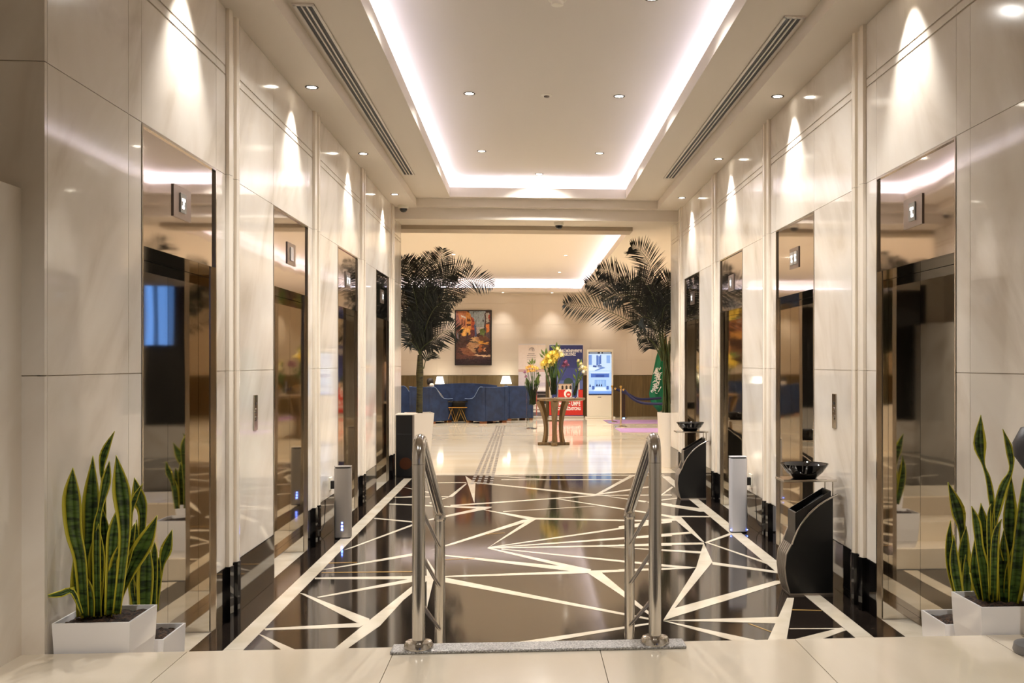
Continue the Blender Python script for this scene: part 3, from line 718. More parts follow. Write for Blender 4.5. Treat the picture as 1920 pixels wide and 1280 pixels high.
# ------------------------------------------------------------------ curved bins with bowls
def bin_stand(xr, y0, label):
    """side profile faces the stairs; slatted curved front faces the hall"""
    t = thing('pedestal_bin', label, 'bin', (xr - .15, y0 + .11, 0), group='curved black bins on the right')
    y1 = y0 + .22
    def arc(n=10, a=(-.288, .35), b=(.03, .69)):
        P0, P1, P2 = Vector(a), Vector((-.21, .60)), Vector(b)
        return [((1 - s) ** 2 * P0 + 2 * s * (1 - s) * P1 + s * s * P2) for s in [i / n for i in range(n + 1)]]
    ar = [(xr + p.x, p.y) for p in arc()]
    front = [(-.30, .012), (-.325, .10), (-.335, .19), (-.325, .28), (-.288, .35)]
    body = [(xr, .012)] + [(xr + a, b) for a, b in front] + [p for p in ar[1:] if p[0] < xr] + [(xr, .665)]
    MB().prism(body, 'y', y0, y1).build('body', M_blackp, t)
    bx = MB(); w_ = .008
    bp = [(-.262, .32), (-.262, .565), (-.01, .715), (-.01, .32)]
    bx.prism([(xr + a, b) for a, b in bp], 'y', y0 + .012, y0 + .012 + w_); bx.prism([(xr + a, b) for a, b in bp], 'y', y1 - .02, y1 - .02 + w_)
    bx.prism([(xr - .262, .32), (xr - .262, .565), (xr - .254, .57), (xr - .254, .32)], 'y', y0 + .02, y1 - .02)
    bx.prism([(xr - .018, .4), (xr - .018, .712), (xr - .01, .715), (xr - .01, .4)], 'y', y0 + .02, y1 - .02)
    bx.build('bin_box', mat('black_bin_box', (24, 23, 23), .3), t)
    sl = MB()
    fz = [Vector((xr + a - .006, 0, b)) for a, b in front]
    for i in range(len(fz) - 1):
        a, b = fz[i], fz[i + 1]
        sl.add([(a.x, y0 - .004, a.z), (a.x, y1 + .004, a.z), (b.x, y1 + .004, b.z), (b.x, y0 - .004, b.z), (a.x + .006, y0 - .004, a.z), (a.x + .006, y1 + .004, a.z), (b.x + .006, y1 + .004, b.z), (b.x + .006, y0 - .004, b.z)],
               [(0, 3, 2, 1), (4, 5, 6, 7), (0, 4, 7, 3), (1, 2, 6, 5)])
    sh = sl.build('curved_front', M_brush, t)
    for j in range(5):
        yy = y0 + .03 + j * .04
        MB().tube([(p.x - .002, yy, p.z) for p in fz], .003, 6).build('rib', M_brush, sh, smooth=50)
    for yy in (y0 - .004, y1 + .004):
        MB().tube([(a, yy, b) for a, b in ar], .0085, 8).build('arched_rail', M_chrome, t, smooth=50)
    MB().box(xr - .30, xr + .0, y0 - .004, y1 + .004, 0, .012).build('base_plate', M_brush, t)
    for yy in (y0 + .02, y1 - .02):
        MB().tube([(xr + .005, yy, .66), (xr + .005, yy, .785)], .006, 8).build('shelf_post', M_chrome, t, smooth=50)
    MB().box(xr - .35, xr + .03, y0, y1, .778, .796).build('shelf', M_chrome, t, bevel=.004)
    b = thing('stone_bowl', 'shallow black bowl on the %s curved bin' % ('nearer' if y0 < 9 else 'farther'), 'bowl', (xr - .17, (y0 + y1) / 2, .796), group='black bowls on the bins')
    MB().lathe([(.07, 0), (.085, .003), (.13, .045), (.165, .095), (.168, .1), (.16, .098), (.125, .052), (.08, .016), (0, .012)], n=36).build('bowl', M_blackg, b, False, 60)
bin_stand(2.12, 6.76, 'curved black bin, nearer of the two along the right wall')
bin_stand(2.12, 11.62, 'curved black bin, farther of the two along the right wall')

# ------------------------------------------------------------------ scent towers, sockets, call buttons
def tower(x0, x1, y, h, m, label, led):
    t = thing('scent_diffuser', label, 'air freshener', ((x0 + x1) / 2, y + .06, 0))
    r = .028; cx = (x1 - x0) / 2; pts = []
    for sx, sy, a0 in ((1, -1, -90), (1, 1, 0), (-1, 1, 90), (-1, -1, 180)):
        for k in range(5):
            a = math.radians(a0 + k * 22.5); pts.append((sx * (cx - r) + r * math.cos(a), sy * (.055 - r) + r * math.sin(a)))
    MB().prism(pts, 'z', .012, h).build('body', m, t, False, 40)
    MB().prism([(a * .94, b * .94) for a, b in pts], 'z', 0, .012).build('foot', M_blackp, t, False)
    MB().prism([(a * .90, b * .86) for a, b in pts], 'z', h, h + .012).build('top_grille', M_blackp, t, False)
    MB().prism([(a * 1.01, b * 1.01) for a, b in pts], 'z', h + .012, h + .018).build('lid', m, t, False, 40)
    for k, (xx, z, w_) in enumerate(led):
        MB().box(xx - w_, xx + w_, -.0575, -.0545, z - w_ * 1.2, z + w_ * 1.2).build('indicator_light', M_blue, t, False)
    return t
tower(-1.742, -1.592, 9.22, .64, M_silver, 'silver scent tower with blue light standing by the left wall', [(.0, .085, .008), (.0, .115, .008), (.0, .145, .006)])
tower(1.925, 2.088, 9.27, .70, M_silverw, 'pale silver scent tower standing by the right wall', [(-.079, .03, .004), (.079, .03, .004)])
for X, side, nm in ((XL, -1, 'left'), (XR, 1, 'right')):
    y = 9.6; z = .46
    s_ = thing('wall_socket', 'white wall socket with black plug by the %s scent tower' % nm, 'socket', (X, y, z))
    MB().box(X - side * .012, X, y - .06, y + .06, z - .06, z + .06).build('plate', M_kiosk, s_, bevel=.003)
    MB().box(X - side * .06, X - side * .012, y - .05, y - .01, z - .045, z + .03).build('plug', M_blackp, s_, bevel=.004)
    xe = -1.66 if side < 0 else 2.0
    xm = X - side * .05
    c = MB().tube([(xm, y - .03, z - .04), (xm, y - .02, .25), (xm, y - .06, .08), (X - side * .07, 9.5, .03), (X - side * .12, 9.44, .02), (xe, 9.355 if side < 0 else 9.40, .03)], .004, 6).build('power_cable', M_blackp, smooth=60)
    tag(c, 'thin black cable from the %s socket to the scent tower' % nm, 'cable')
for u, v0, v1, X, side, nm in ((478, 740, 806, XL, -1, 'left'), (1565.5, 738, 803, XR, 1, 'right')):
    a, b = onX(u, v0, X), onX(u, v1, X)
    t = thing('call_button_panel', 'narrow steel elevator call plate on the %s marble wall' % nm, 'call panel', ((X, a.y, b.z)), group='elevator call plates')
    MB().box(X - side * .008, X, a.y - .045, a.y + .045, b.z, a.z).build('plate', M_steel, t, bevel=.002)
    for zz in (.55, .32):
        zc = b.z + (a.z - b.z) * zz
        MB().tube([(X - side * .006, a.y, zc), (X - side * .014, a.y, zc)], .017, 16).build('button', M_chrome, t)
    MB().box(X - side * .009, X - side * .007, a.y - .02, a.y + .02, b.z + .17, b.z + .19).build('mark', M_dark, t)

# black cabinet by the left palm
t = thing('black_cabinet', 'black box cabinet with a round copper badge at the left end of the hall', 'cabinet', (-1.70, 14.27, 0))
MB().box(-1.815, -1.585, 14.16, 14.40, 0, .87).build('body', M_blackp, t, bevel=.005)
MB().box(-1.82, -1.55, 14.15, 14.5, .87, .885).build('top', M_planter, t)
o = MB().lathe([(0, 0), (.085, 0), (.085, .004), (0, .004)], n=28).build('badge', mat('copper_badge', (80, 44, 24), .4, .6), t, False)
o.rotation_euler = (math.pi / 2, 0, 0); o.location = (.02, -.112, .19)
MB().box(-1.80, -1.60, 14.157, 14.16, .60, .604).build('seam', mat('grey_seam', (60, 60, 62), .5), t)

# ------------------------------------------------------------------ palms
def frond(path, root, Ln, n=34, wd=.020, seed=0, m=None, drop=.06, start=.25):
    rr = random.Random(seed)
    P = [Vector(p) for p in path]; D = []
    for i in range(len(P) - 1):
        for k in range(6):
            t = k / 6; p0, p1, p2, p3 = P[max(i - 1, 0)], P[i], P[i + 1], P[min(i + 2, len(P) - 1)]
            D.append(.5 * (2 * p1 + (p2 - p0) * t + (2 * p0 - 5 * p1 + 4 * p2 - p3) * t * t + (3 * p1 - p0 - 3 * p2 + p3) * t ** 3))
    D.append(P[-1]); m_ = len(D)
    mb = MB(); mb.tube(D, [.009 * (1 - .85 * i / (m_ - 1)) for i in range(m_)], 5, 1)
    for j in range(n):
        t = start + (1 - start) * (j + .5) / n
        f = t * (m_ - 1); i = min(int(f), m_ - 2); p = D[i].lerp(D[i + 1], f - i); tg = (D[i + 1] - D[i]).normalized()
        sd = Vector((0, -1, 0)).cross(tg)
        if sd.length < .1: sd = Vector((1, 0, 0))
        sd.normalize(); nr = sd.cross(tg).normalized()
        prof = math.sin(math.pi * min(1, (t - start) / (1 - start) * .86 + .12)) ** .7
        for sg in (-1, 1):
            L = Ln * prof * rr.uniform(.88, 1.08)
            d = (tg * rr.uniform(.58, .72) + sd * sg * rr.uniform(.8, .95) + nr * rr.uniform(-.22, .22)).normalized()
            q1 = p + d * L * .5; q2 = p + d * L + Vector((0, 0, -drop * L * rr.uniform(.4, 1.3)))
            wv = d.cross(Vector((rr.uniform(-.3, .3), -1, rr.uniform(-.3, .3)))).normalized() * wd * .5
            mb.add([p - wv * .4, p + wv * .4, q1 + wv, q1 - wv, q2], [(0, 1, 2, 3), (3, 2, 4)])
    return mb.build('frond', [m or M_palm, M_palm2], root)
def palm_path(A, pts, y, dy, y0=None):
    n = len(pts); out = []
    for i, p in enumerate(pts):
        q = onY(*A(*p), y + dy * (i / (n - 1)) ** 1.5)
        if (q.x > XR - .25 or q.x < XL + .25) and q.y < 15.25: q = onY(*A(*p), 15.25)
        out.append(q)
    return out
PL = lambda x, y: (730 + x / 3.655, 450 + y / 3.655)
PR = lambda x, y: (1050 + x / 5.817, 460 + y / 5.817)
# left palm
yl = 15.45
bx, bz = onY(786, 775, yl).x, .84
lpalm = thing('potted_palm', 'tall dark palm with a thick trunk in an ivory planter, left of the lobby opening', 'palm', (bx, yl, 0))
mb = MB()
def tap(mb, cx, cy, w0, w1, h, wall=.02):
    r = [[(cx + a * w_, cy + b * w_, z) for a, b in ((-1, -1), (1, -1), (1, 1), (-1, 1))] for w_, z in ((w0, 0), (w1, h), (w1 - wall, h), (w1 - wall, h - .06))]
    vs = [p for q in r for p in q]; fs = [(3, 2, 1, 0), (12, 13, 14, 15)]
    for i in range(3):
        for k in range(4): fs.append((i * 4 + k, i * 4 + (k + 1) % 4, i * 4 + 4 + (k + 1) % 4, i * 4 + 4 + k))
    return mb.add(vs, fs)
pl = tap(mb, 0, 0, .13, .20, .84).build('planter', M_planter, lpalm, False)
pl.rotation_euler = (0, 0, math.radians(14))
MB().box(-.14, .14, -.14, .14, .77, .80).build('soil', M_soil, lpalm, False)
tr = [onY(786, 776, yl), onY(787, 735, yl), onY(787, 700, yl), onY(788, 665, yl)]
MB().tube(tr, [.052, .045, .056, .04], 12).build('trunk', M_trunk, lpalm, smooth=60)
LF = [([(215, 780), (225, 700), (300, 450), (400, 330), (520, 270), (620, 280), (708, 322)], -.3), ([(215, 780), (220, 700), (270, 400), (320, 230), (350, 140), (365, 60)], .2),
 ([(212, 780), (215, 700), (200, 450), (150, 250), (95, 115)], -.2), ([(210, 780), (205, 680), (180, 480), (120, 300), (60, 190), (40, 150)], .25), ([(215, 780), (228, 700), (330, 320), (420, 210), (560, 165)], .4),
 ([(215, 790), (225, 740), (300, 680), (400, 620), (490, 640)], -.4), ([(215, 780), (240, 700), (290, 560), (350, 500), (410, 495)], -.2), ([(210, 790), (200, 740), (150, 640), (90, 560), (45, 575)], -.3),
 ([(212, 780), (205, 650), (210, 420), (240, 230), (280, 90)], 0), ([(212, 780), (215, 650), (230, 400), (220, 220), (190, 130)], .3), ([(212, 780), (220, 640), (260, 480), (330, 390), (430, 350), (500, 400)], .3),
 ([(210, 780), (195, 640), (150, 480), (90, 400), (60, 420)], .1), ([(212, 780), (230, 660), (280, 520), (340, 440), (440, 420)], -.5), ([(210, 790), (190, 700), (150, 590), (110, 520), (90, 540)], .3),
 ([(213, 780), (215, 600), (190, 350), (140, 180), (110, 130)], .5), ([(213, 780), (225, 600), (290, 380), (380, 260), (450, 230)], -.3),
 ([(210, 790), (185, 740), (150, 700), (125, 715)], -.2), ([(218, 790), (240, 730), (290, 710), (360, 720)], .2), ([(235, 880), (255, 810), (300, 765)], -.1), ([(213, 780), (205, 560), (170, 360), (130, 240)], -.5),
 ([(213, 780), (235, 600), (300, 330), (330, 200)], .5), ([(213, 780), (230, 560), (250, 300), (250, 150)], -.4)]
CORE = [[(212, 800), (205, 690), (190 + 12 * k, 560 - 8 * (k % 3) * 5), (150 + 26 * k, 400 - 20 * (k % 2)), (120 + 38 * k, 300 + 14 * ((k * 5) % 4))] for k in range(7)] + [[(212, 800), (206 + 4 * k, 720), (185 + 14 * k, 600), (160 + 24 * k, 500), (140 + 34 * k, 460 + 10 * k)] for k in range(6)]
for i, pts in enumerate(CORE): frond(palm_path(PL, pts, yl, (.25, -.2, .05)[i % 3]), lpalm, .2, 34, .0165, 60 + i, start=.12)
for i, (pts, dy) in enumerate(LF):
    short = len(pts) < 5
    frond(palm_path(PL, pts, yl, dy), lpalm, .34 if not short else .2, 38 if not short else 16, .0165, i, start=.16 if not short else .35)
# right palm
yr = 15.3
bx = onY(1257, 775, yr).x
rpalm = thing('potted_palm', 'arching palm of many thin stalks in a white planter, right of the lobby opening', 'palm', (bx, yr, 0))
MB().lathe([(.165, 0), (.17, .02), (.205, .84), (.185, .84), (.18, .78), (0, .78)], n=28).build('planter', M_planter, rpalm, False, 40)
MB().lathe([(.18, .785), (.1, .80), (0, .805)], n=20).build('soil', M_soil, rpalm, False)
for i in range(18):
    a = i * 2.4; r0 = .12 * math.sqrt((i + .5) / 18)
    p0 = Vector((bx + r0 * math.cos(a), yr + r0 * math.sin(a), .78)); p1 = onY(1250 + rnd.uniform(-9, 8), 640 + rnd.uniform(-14, 18), yr + rnd.uniform(-.08, .08))
    MB().tube([p0, p0.lerp(p1, .5) + Vector((rnd.uniform(-.02, .02), 0, 0)), p1], [.016, .012, .008], 6).build('stalk', M_palm2, rpalm, smooth=60)
RF = [([(1110, 1250), (1080, 1130), (860, 900), (730, 810), (450, 690), (180, 660), (45, 640)], -.5), ([(1120, 1250), (1090, 1000), (1050, 600), (1010, 350), (960, 180), (870, 50), (775, 10)], .1),
 ([(1120, 1250), (1080, 900), (1000, 650), (820, 420), (650, 350), (530, 290), (415, 270)], .3), ([(1110, 1250), (1060, 1000), (950, 800), (700, 560), (560, 480), (420, 410), (285, 420)], .1),
 ([(1110, 1250), (1060, 1010), (960, 750), (840, 600), (740, 540), (600, 550), (470, 620)], -.5), ([(1130, 1250), (1110, 900), (1120, 600), (1160, 420), (1220, 350)], .2),
 ([(1110, 1250), (1040, 1100), (950, 1010), (850, 1005)], -.2), ([(1110, 1260), (1050, 1130), (1000, 1090), (870, 1065)], 0), ([(1120, 1250), (1080, 1000), (1000, 820), (900, 780), (850, 860)], -.3),
 ([(1130, 1250), (1120, 950), (1150, 700), (1200, 560), (1290, 520)], .3), ([(1120, 1250), (1090, 900), (1030, 600), (930, 400), (850, 330)], -.2), ([(1130, 1250), (1150, 950), (1190, 800), (1260, 760)], .1),
 ([(1120, 1250), (1080, 950), (980, 700), (880, 560), (760, 440), (640, 400)], .4), ([(1130, 1250), (1110, 850), (1080, 600), (1060, 480), (1000, 420)], .45), ([(1120, 1260), (1060, 1080), (980, 940), (880, 900)], .3),
 ([(1130, 1260), (1130, 1000), (1160, 820), (1210, 900)], -.3), ([(1130, 1250), (1110, 900), (1130, 700), (1180, 640), (1230, 680)], -.4), ([(1120, 1250), (1090, 1000), (1040, 780), (960, 640), (1000, 560)], .5)]
for i, (pts, dy) in enumerate(RF):
    short = len(pts) < 5
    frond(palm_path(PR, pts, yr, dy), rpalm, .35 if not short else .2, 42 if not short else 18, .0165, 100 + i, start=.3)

# ------------------------------------------------------------------ lobby: round table and flowers
tp = onZ(1038, 834)
tb = thing('round_table', 'round walnut foyer table with curved legs carrying flower vases', 'table', (tp.x, tp.y, 0))
sc_ = tp.y / F
zt_ = 1.6 - (746 - PY) * sc_
offx = (1052 - 1038) * sc_
MB().lathe([(0, zt_ - .05), (.40, zt_ - .05), (.47, zt_ - .03), (.475, zt_ - .005), (.47, zt_), (0, zt_)], (offx, 0, 0), 40).build('top', M_wood, tb, False, 40)
def leg(xy0, xy1, xy2, w_=.05):
    mb = MB(); pts = [xy0, xy1, xy2]
    P = []
    for k in range(9):
        t = k / 8; P.append(tuple((1 - t) ** 2 * a + 2 * t * (1 - t) * b + t * t * c for a, b, c in zip(*pts)))
    mb.tube(P, [.075, .068, .06, .052, .046, .044, .044, .048, .052], 4); return mb
for a, top in (((-.16, 0), (-.28, 0)), ((.02, -.16), (.02, -.22)), ((.16, 0), (.24, 0)), ((.02, .16), (.02, .22))):
    leg((top[0], top[1], zt_ - .05), (a[0] * .55, a[1] * .55, .45), (a[0] * 1.1, a[1] * 1.1, .05)).build('leg', M_wood, tb, False)
MB().box(-.31, .31, -.05, .05, 0, .06).build('base_bar', M_wood, tb, False, bevel=.01)
MB().box(-.05, .06, -.31, .31, 0, .062).build('base_bar', M_wood, tb, False, bevel=.01)
MB().box(-.14, .14, -.02, .02, .46, .49).build('stretcher', M_wood, tb, False)
def head(kind, c, r, parent, colr, n=60, seed=0):
    rr = random.Random(seed); mb = MB(); c = Vector(c)
    for i in range(n):
        z = rr.uniform(-.55, 1); a = rr.uniform(0, 6.283); q = math.sqrt(max(0, 1 - z * z)); d = Vector((q * math.cos(a), q * math.sin(a), z))
        s_ = d.cross(Vector((.3, .2, 1))).normalized(); u_ = d.cross(s_).normalized(); w_ = r * (.22 if kind == 'mum' else .34)
        p = c + d * r * .55; e = c + d * r * rr.uniform(.95, 1.12)
        mb.add([p, p + s_ * w_ * .6 + d * r * .25, e + u_ * w_ * .3, p - s_ * w_ * .6 + d * r * .25], [(0, 1, 2, 3)])
    mb.lathe([(0, -r * .5), (r * .55, -.1 * r), (r * .6, .2 * r), (0, r * .7)], c, 10)
    return mb.build('flower_head', colr, parent)
M_y = mat('yellow_bloom', (242, 222, 116), .6); M_y2 = mat('cream_bloom', (244, 232, 170), .6); M_w2 = mat('white_bloom', (246, 242, 224), .6); M_pk = mat('purple_bloom', (146, 82, 118), .6); M_or = mat('peach_bloom', (236, 196, 110), .6)
def bouquet(name, label, y, vase_u, vase_v0, vase_v1, vr, heads, stems_from, leaves, support_z=None, floor_vase=False, nst=12, sw=6, lean=0):
    s1 = y / F
    b0 = onY(vase_u, vase_v1, y); zb = 0.0 if floor_vase else (support_z if support_z is not None else b0.z)
    t = thing(name, label, 'flower vase', (b0.x, y, zb))
    zt = onY(vase_u, vase_v0, y).z
    MB().lathe([(vr * .9, zb), (vr, zb + .01), (vr * 1.04, zt), (vr * .96, zt), (vr * .92, zb + .02), (0, zb + .02)], (b0.x, y, 0), 24).build('vase', M_glass, t, smooth=50)
    for i, (u, v, r, m, kd) in enumerate(heads):
        yy = y + rnd.uniform(-.05, .05); c = onY(u, v, yy)
        h = head(kd, c, r * s1 * (1.75 if kd == 'mum' else 1.5), t, m, 80 if kd == 'mum' else 40, i)
        p0 = onY(stems_from[0] + rnd.uniform(-5, 5), stems_from[1] + rnd.uniform(-2, 2), yy)
        MB().tube([p0, p0.lerp(c, .5) + Vector((rnd.uniform(-.02, .02), 0, 0)), c], .006, 5).build('stem', M_stem, t)
    for i in range(nst):
        yy = y + rnd.uniform(-.06, .06); p0 = onY(stems_from[0] + rnd.uniform(-sw, sw) * .6, stems_from[1] + rnd.uniform(-2, 3), yy)
        c = onY(stems_from[0] + rnd.uniform(-sw, sw) * 1.7 + lean, min(h_[1] for h_ in heads) + rnd.uniform(16, 36), yy)
        MB().tube([p0, p0.lerp(c, .55) + Vector(((c.x - p0.x) * -.12, 0, 0)), c], [.009, .008, .005], 5).build('stem', M_stem, t)
    for i, (u0, v0, u1, v1) in enumerate(leaves):
        yy = y + rnd.uniform(-.06, .06); a, b = onY(u0, v0, yy), onY(u1, v1, yy); d = (b - a); sd = d.cross(Vector((0, -1, 0))).normalized() * d.length * .16
        mb = MB(); mb.add([a, a.lerp(b, .5) + sd, b, a.lerp(b, .5) - sd, a.lerp(b, .5) + Vector((0, -.012, 0))], [(0, 1, 4), (1, 2, 4), (2, 3, 4), (3, 0, 4)]); mb.build('leaf', mat('lily_leaf', (92, 110, 44), .45), t)
    return t
yt = tp.y
heads = [(1036 + dx, 668 + dy, 4.6, M_y, 'mum') for dx, dy in ((-3, -4), (4, -6), (0, 3), (7, 1), (-8, 2), (-12, 10), (-17, 14), (-9, 10), (-4, 12), (3, 9))]
heads += [(1034 + dx, 670 + dy, 4.2, M_y2 if (dx + dy) % 3 == 0 else M_y, 'mum') for dx, dy in ((-6, -2), (1, -3), (9, -4), (4, 4), (-3, 7), (-10, 6), (-14, 12), (-6, 15), (-15, 18), (1, 13))]
heads += [(1049, 659, 4, M_w2, 'lily'), (1053, 666, 4, M_y2, 'lily'), (1045, 654, 3.2, M_y2, 'lily'), (1060, 680, 4.2, M_pk, 'lily'), (1057, 686, 3.6, M_pk, 'lily'), (1064, 684, 3.2, M_pk, 'lily'), (1022, 690, 3.2, M_y2, 'lily')]
lv = [(1043, 660, 1035, 646), (1043, 658, 1044, 640), (1046, 660, 1050, 645), (1042, 655, 1031, 648), (1022, 668, 1014, 654), (1024, 670, 1024, 651), (1020, 672, 1011, 662), (1050, 690, 1056, 700), (1036, 690, 1030, 706), (1046, 690, 1048, 710), (1030, 690, 1026, 700), (1050, 672, 1058, 664)]
bouquet('flower_vase', 'big yellow and purple bouquet in a tall glass vase on the round table', yt, 1038, 703, 745, .092, heads + [(1040, 688, 2, M_stem, 'lily'), (1035, 694, 2, M_stem, 'lily')], (1038, 738), lv, zt_)
bouquet('flower_vase', 'smaller white and yellow bouquet leaning right in a glass vase on the round table', yt, 1078, 718, 745, .068,
 [(1091, 688, 3.6, M_w2, 'lily'), (1096, 690, 3.6, M_y2, 'lily'), (1088, 692, 3.2, M_y2, 'lily'), (1094, 697, 3.2, M_w2, 'lily'), (1099, 693, 2.8, M_w2, 'lily'), (1084, 676, 2.4, M_y2, 'lily'), (1089, 682, 2.6, M_y2, 'lily')], (1077, 740),
 [(1086, 690, 1082, 674), (1089, 686, 1090, 672), (1082, 700, 1078, 690), (1084, 704, 1092, 712), (1080, 712, 1074, 700)], zt_, nst=8, sw=3, lean=9)
yv = 24.4
bouquet('flower_vase', 'long-stemmed peach flowers in a tall clear floor vase left of the table', yv, 997, 715, 760, .13,
 [(988, 690, 3, M_or, 'lily'), (993, 687, 3, M_or, 'lily'), (998, 688, 3.2, M_y, 'lily'), (1003, 689, 3, M_or, 'lily'), (1007, 691, 3, M_y, 'lily'), (990, 696, 2.8, M_or, 'lily'), (996, 695, 3, M_or, 'lily'), (1001, 695, 2.8, M_or, 'lily'), (984, 698, 2.4, M_pk, 'lily'), (986, 706, 2.2, M_pk, 'lily'), (1009, 700, 2, M_stem, 'lily'), (1012, 704, 2, M_stem, 'lily')], (998, 757),
 [(998, 684, 992, 674), (998, 684, 998, 670), (1000, 684, 1004, 673), (996, 684, 988, 678), (1004, 730, 1010, 700), (992, 730, 986, 705)], floor_vase=True, nst=26, sw=9)

# ------------------------------------------------------------------ banners, kiosk
def banner(name, label, u0, u1, v0, v1, y):
    a, b = onY(u0, v1, y), onY(u1, v0, y); W_, H_ = b.x - a.x, b.z
    t = thing(name, label, 'banner', ((a.x + b.x) / 2, y, 0), group='roll-up banners')
    MB().box(a.x, b.x, y, y + .02, .06, H_).build('panel', M_white_p, t)
    MB().box(a.x - .02, b.x + .02, y - .06, y + .08, 0, .06).build('base', mat('banner_base', (200, 194, 184), .4, .5), t, bevel=.01)
    MB().box(a.x, b.x, y - .01, y + .03, H_, H_ + .025).build('top_bar', M_silverw, t)
    return t, a.x, W_, .06, H_ - .06
t, x0, W_, z0, H_ = banner('rollup_banner', 'white roll-up banner with a small logo, behind the long-stemmed flowers', 972, 1023, 646, 780, 29.05)
picture('print', [rect((228, 214, 204), 0, 0, 1, 1), rect((205, 170, 160), 0, .62, 1, .655), ((170, 130, 130), [(.3, .648), (1, .648), (1, .66), (.3, .66)]), rect((214, 204, 210), 0, .34, 1, .62), rect((196, 186, 200), .5, .42, 1, .47), rect((240, 236, 236), .5, .36, 1, .40),
 rect((70, 62, 66), .45, .325, 1, .345), rect((34, 28, 28), 0, .17, 1, .335), rect((120, 112, 112), .0, .30, 1, .31), rect((198, 188, 178), 0, .13, 1, .17), rect((226, 216, 210), 0, .055, 1, .13), rect((110, 100, 104), 0, 0, 1, .055),
 rect((120, 106, 90), .12, .075, .26, .10), rect((120, 106, 90), .36, .082, .9, .094)], M_print, t, (x0, 29.049, z0), W_, H_)
Mlg = mat('logo_grey', (120, 110, 112), .6)
lg = MB(); cx, cz = x0 + W_ * .48, z0 + H_ * .925
for sgn, r, dx in ((1, .05, -.02), (1, .06, .02), (-1, .035, .04)):
    lg.tube([(cx + dx + r * math.cos(a), 29.042, cz + r * 1.3 * math.sin(a)) for a in [k * .5 - .6 for k in range(9)]], .005, 5)
lg.build('logo', Mlg, t)
for k, (wq, hq) in enumerate(((.24, .022), (.33, .02), (.33, .012), (.33, .010))):
    zz = cz - .12 - k * .05
    nseg = 7 if k < 2 else 12
    mb = MB()
    for q in range(nseg):
        xx = cx - wq / 2 * W_ * 1.0 + q * wq * W_ / nseg
        mb.box(xx, xx + wq * W_ / nseg * .7, 29.0435, 29.0445, zz, zz + hq)
    mb.build('caption_line', Mlg, t)
t, x0, W_, z0, H_ = banner('rollup_banner', 'blue and red roll-up banner with white lettering behind the round table', 1030, 1093, 647, 779, 29.05)
NB, RB = (44, 52, 112), (206, 44, 34)
pics = [rect(NB, 0, 0, 1, 1), rect((58, 68, 132), 0, .40, 1, .68), rect((84, 100, 160), 0, .38, 1, .50), rect((176, 150, 128), 0, .36, .86, .455), rect((206, 184, 160), .18, .365, .75, .44)]
for k in range(3): pics.append(((60, 46, 40), [(.36 + k * .12, .375), (.42 + k * .12, .375), (.42 + k * .12, .42), (.39 + k * .12, .435), (.36 + k * .12, .42)]))
pics += [((52, 74, 66), [(.42, .455)] + [(.57 + .15 * math.cos(math.pi - a * math.pi / 10), .455 + .085 * math.sin(a * math.pi / 10)) for a in range(11)] + [(.72, .455)])]
pics += [rect((214, 200, 184), .86, .36, .9, .52), rect((30, 30, 40), .1, .40, .28, .425), rect(RB, 0, .01, 1, .37), ((250, 246, 244), [(.57 + .135 * math.cos(a * .2618), .315 + .068 * math.sin(a * .2618)) for a in range(24)]), (RB, [(.57 + .08 * math.cos(a * .2618), .305 + .042 * math.sin(a * .2618)) for a in range(24)]),
 ((246, 226, 214), [(.53, .30), (.555, .325), (.57, .30), (.585, .325), (.61, .30), (.60, .292), (.54, .292)])]
picture('print', pics, M_print, t, (x0, 29.049, z0), W_, H_)
Mwt = mat('white_lettering', (246, 244, 242), .5)
def btext(s, uL, vB, size_px, sq, bold=0.0, al='LEFT'):
    p = onY(uL, vB, 29.04); text(s, size_px * 29.04 / F * 1.38, Mwt, t, (p.x, 29.0435, p.z), squeeze=sq, bold=bold, align=al)
btext("MEDİNE-İ MÜNEVVERE'YE", 1091, 660, 5.2, .60, .003, 'RIGHT'); btext('HOŞGELDİNİZ', 1079.5, 666.3, 5.2, .62, .003, 'RIGHT')
btext('HAC ve UMRE', 1088, 760, 7.4, .64, .006, 'RIGHT'); btext('ORGANİZASYONU', 1089, 768.4, 5.8, .62, .004, 'RIGHT')
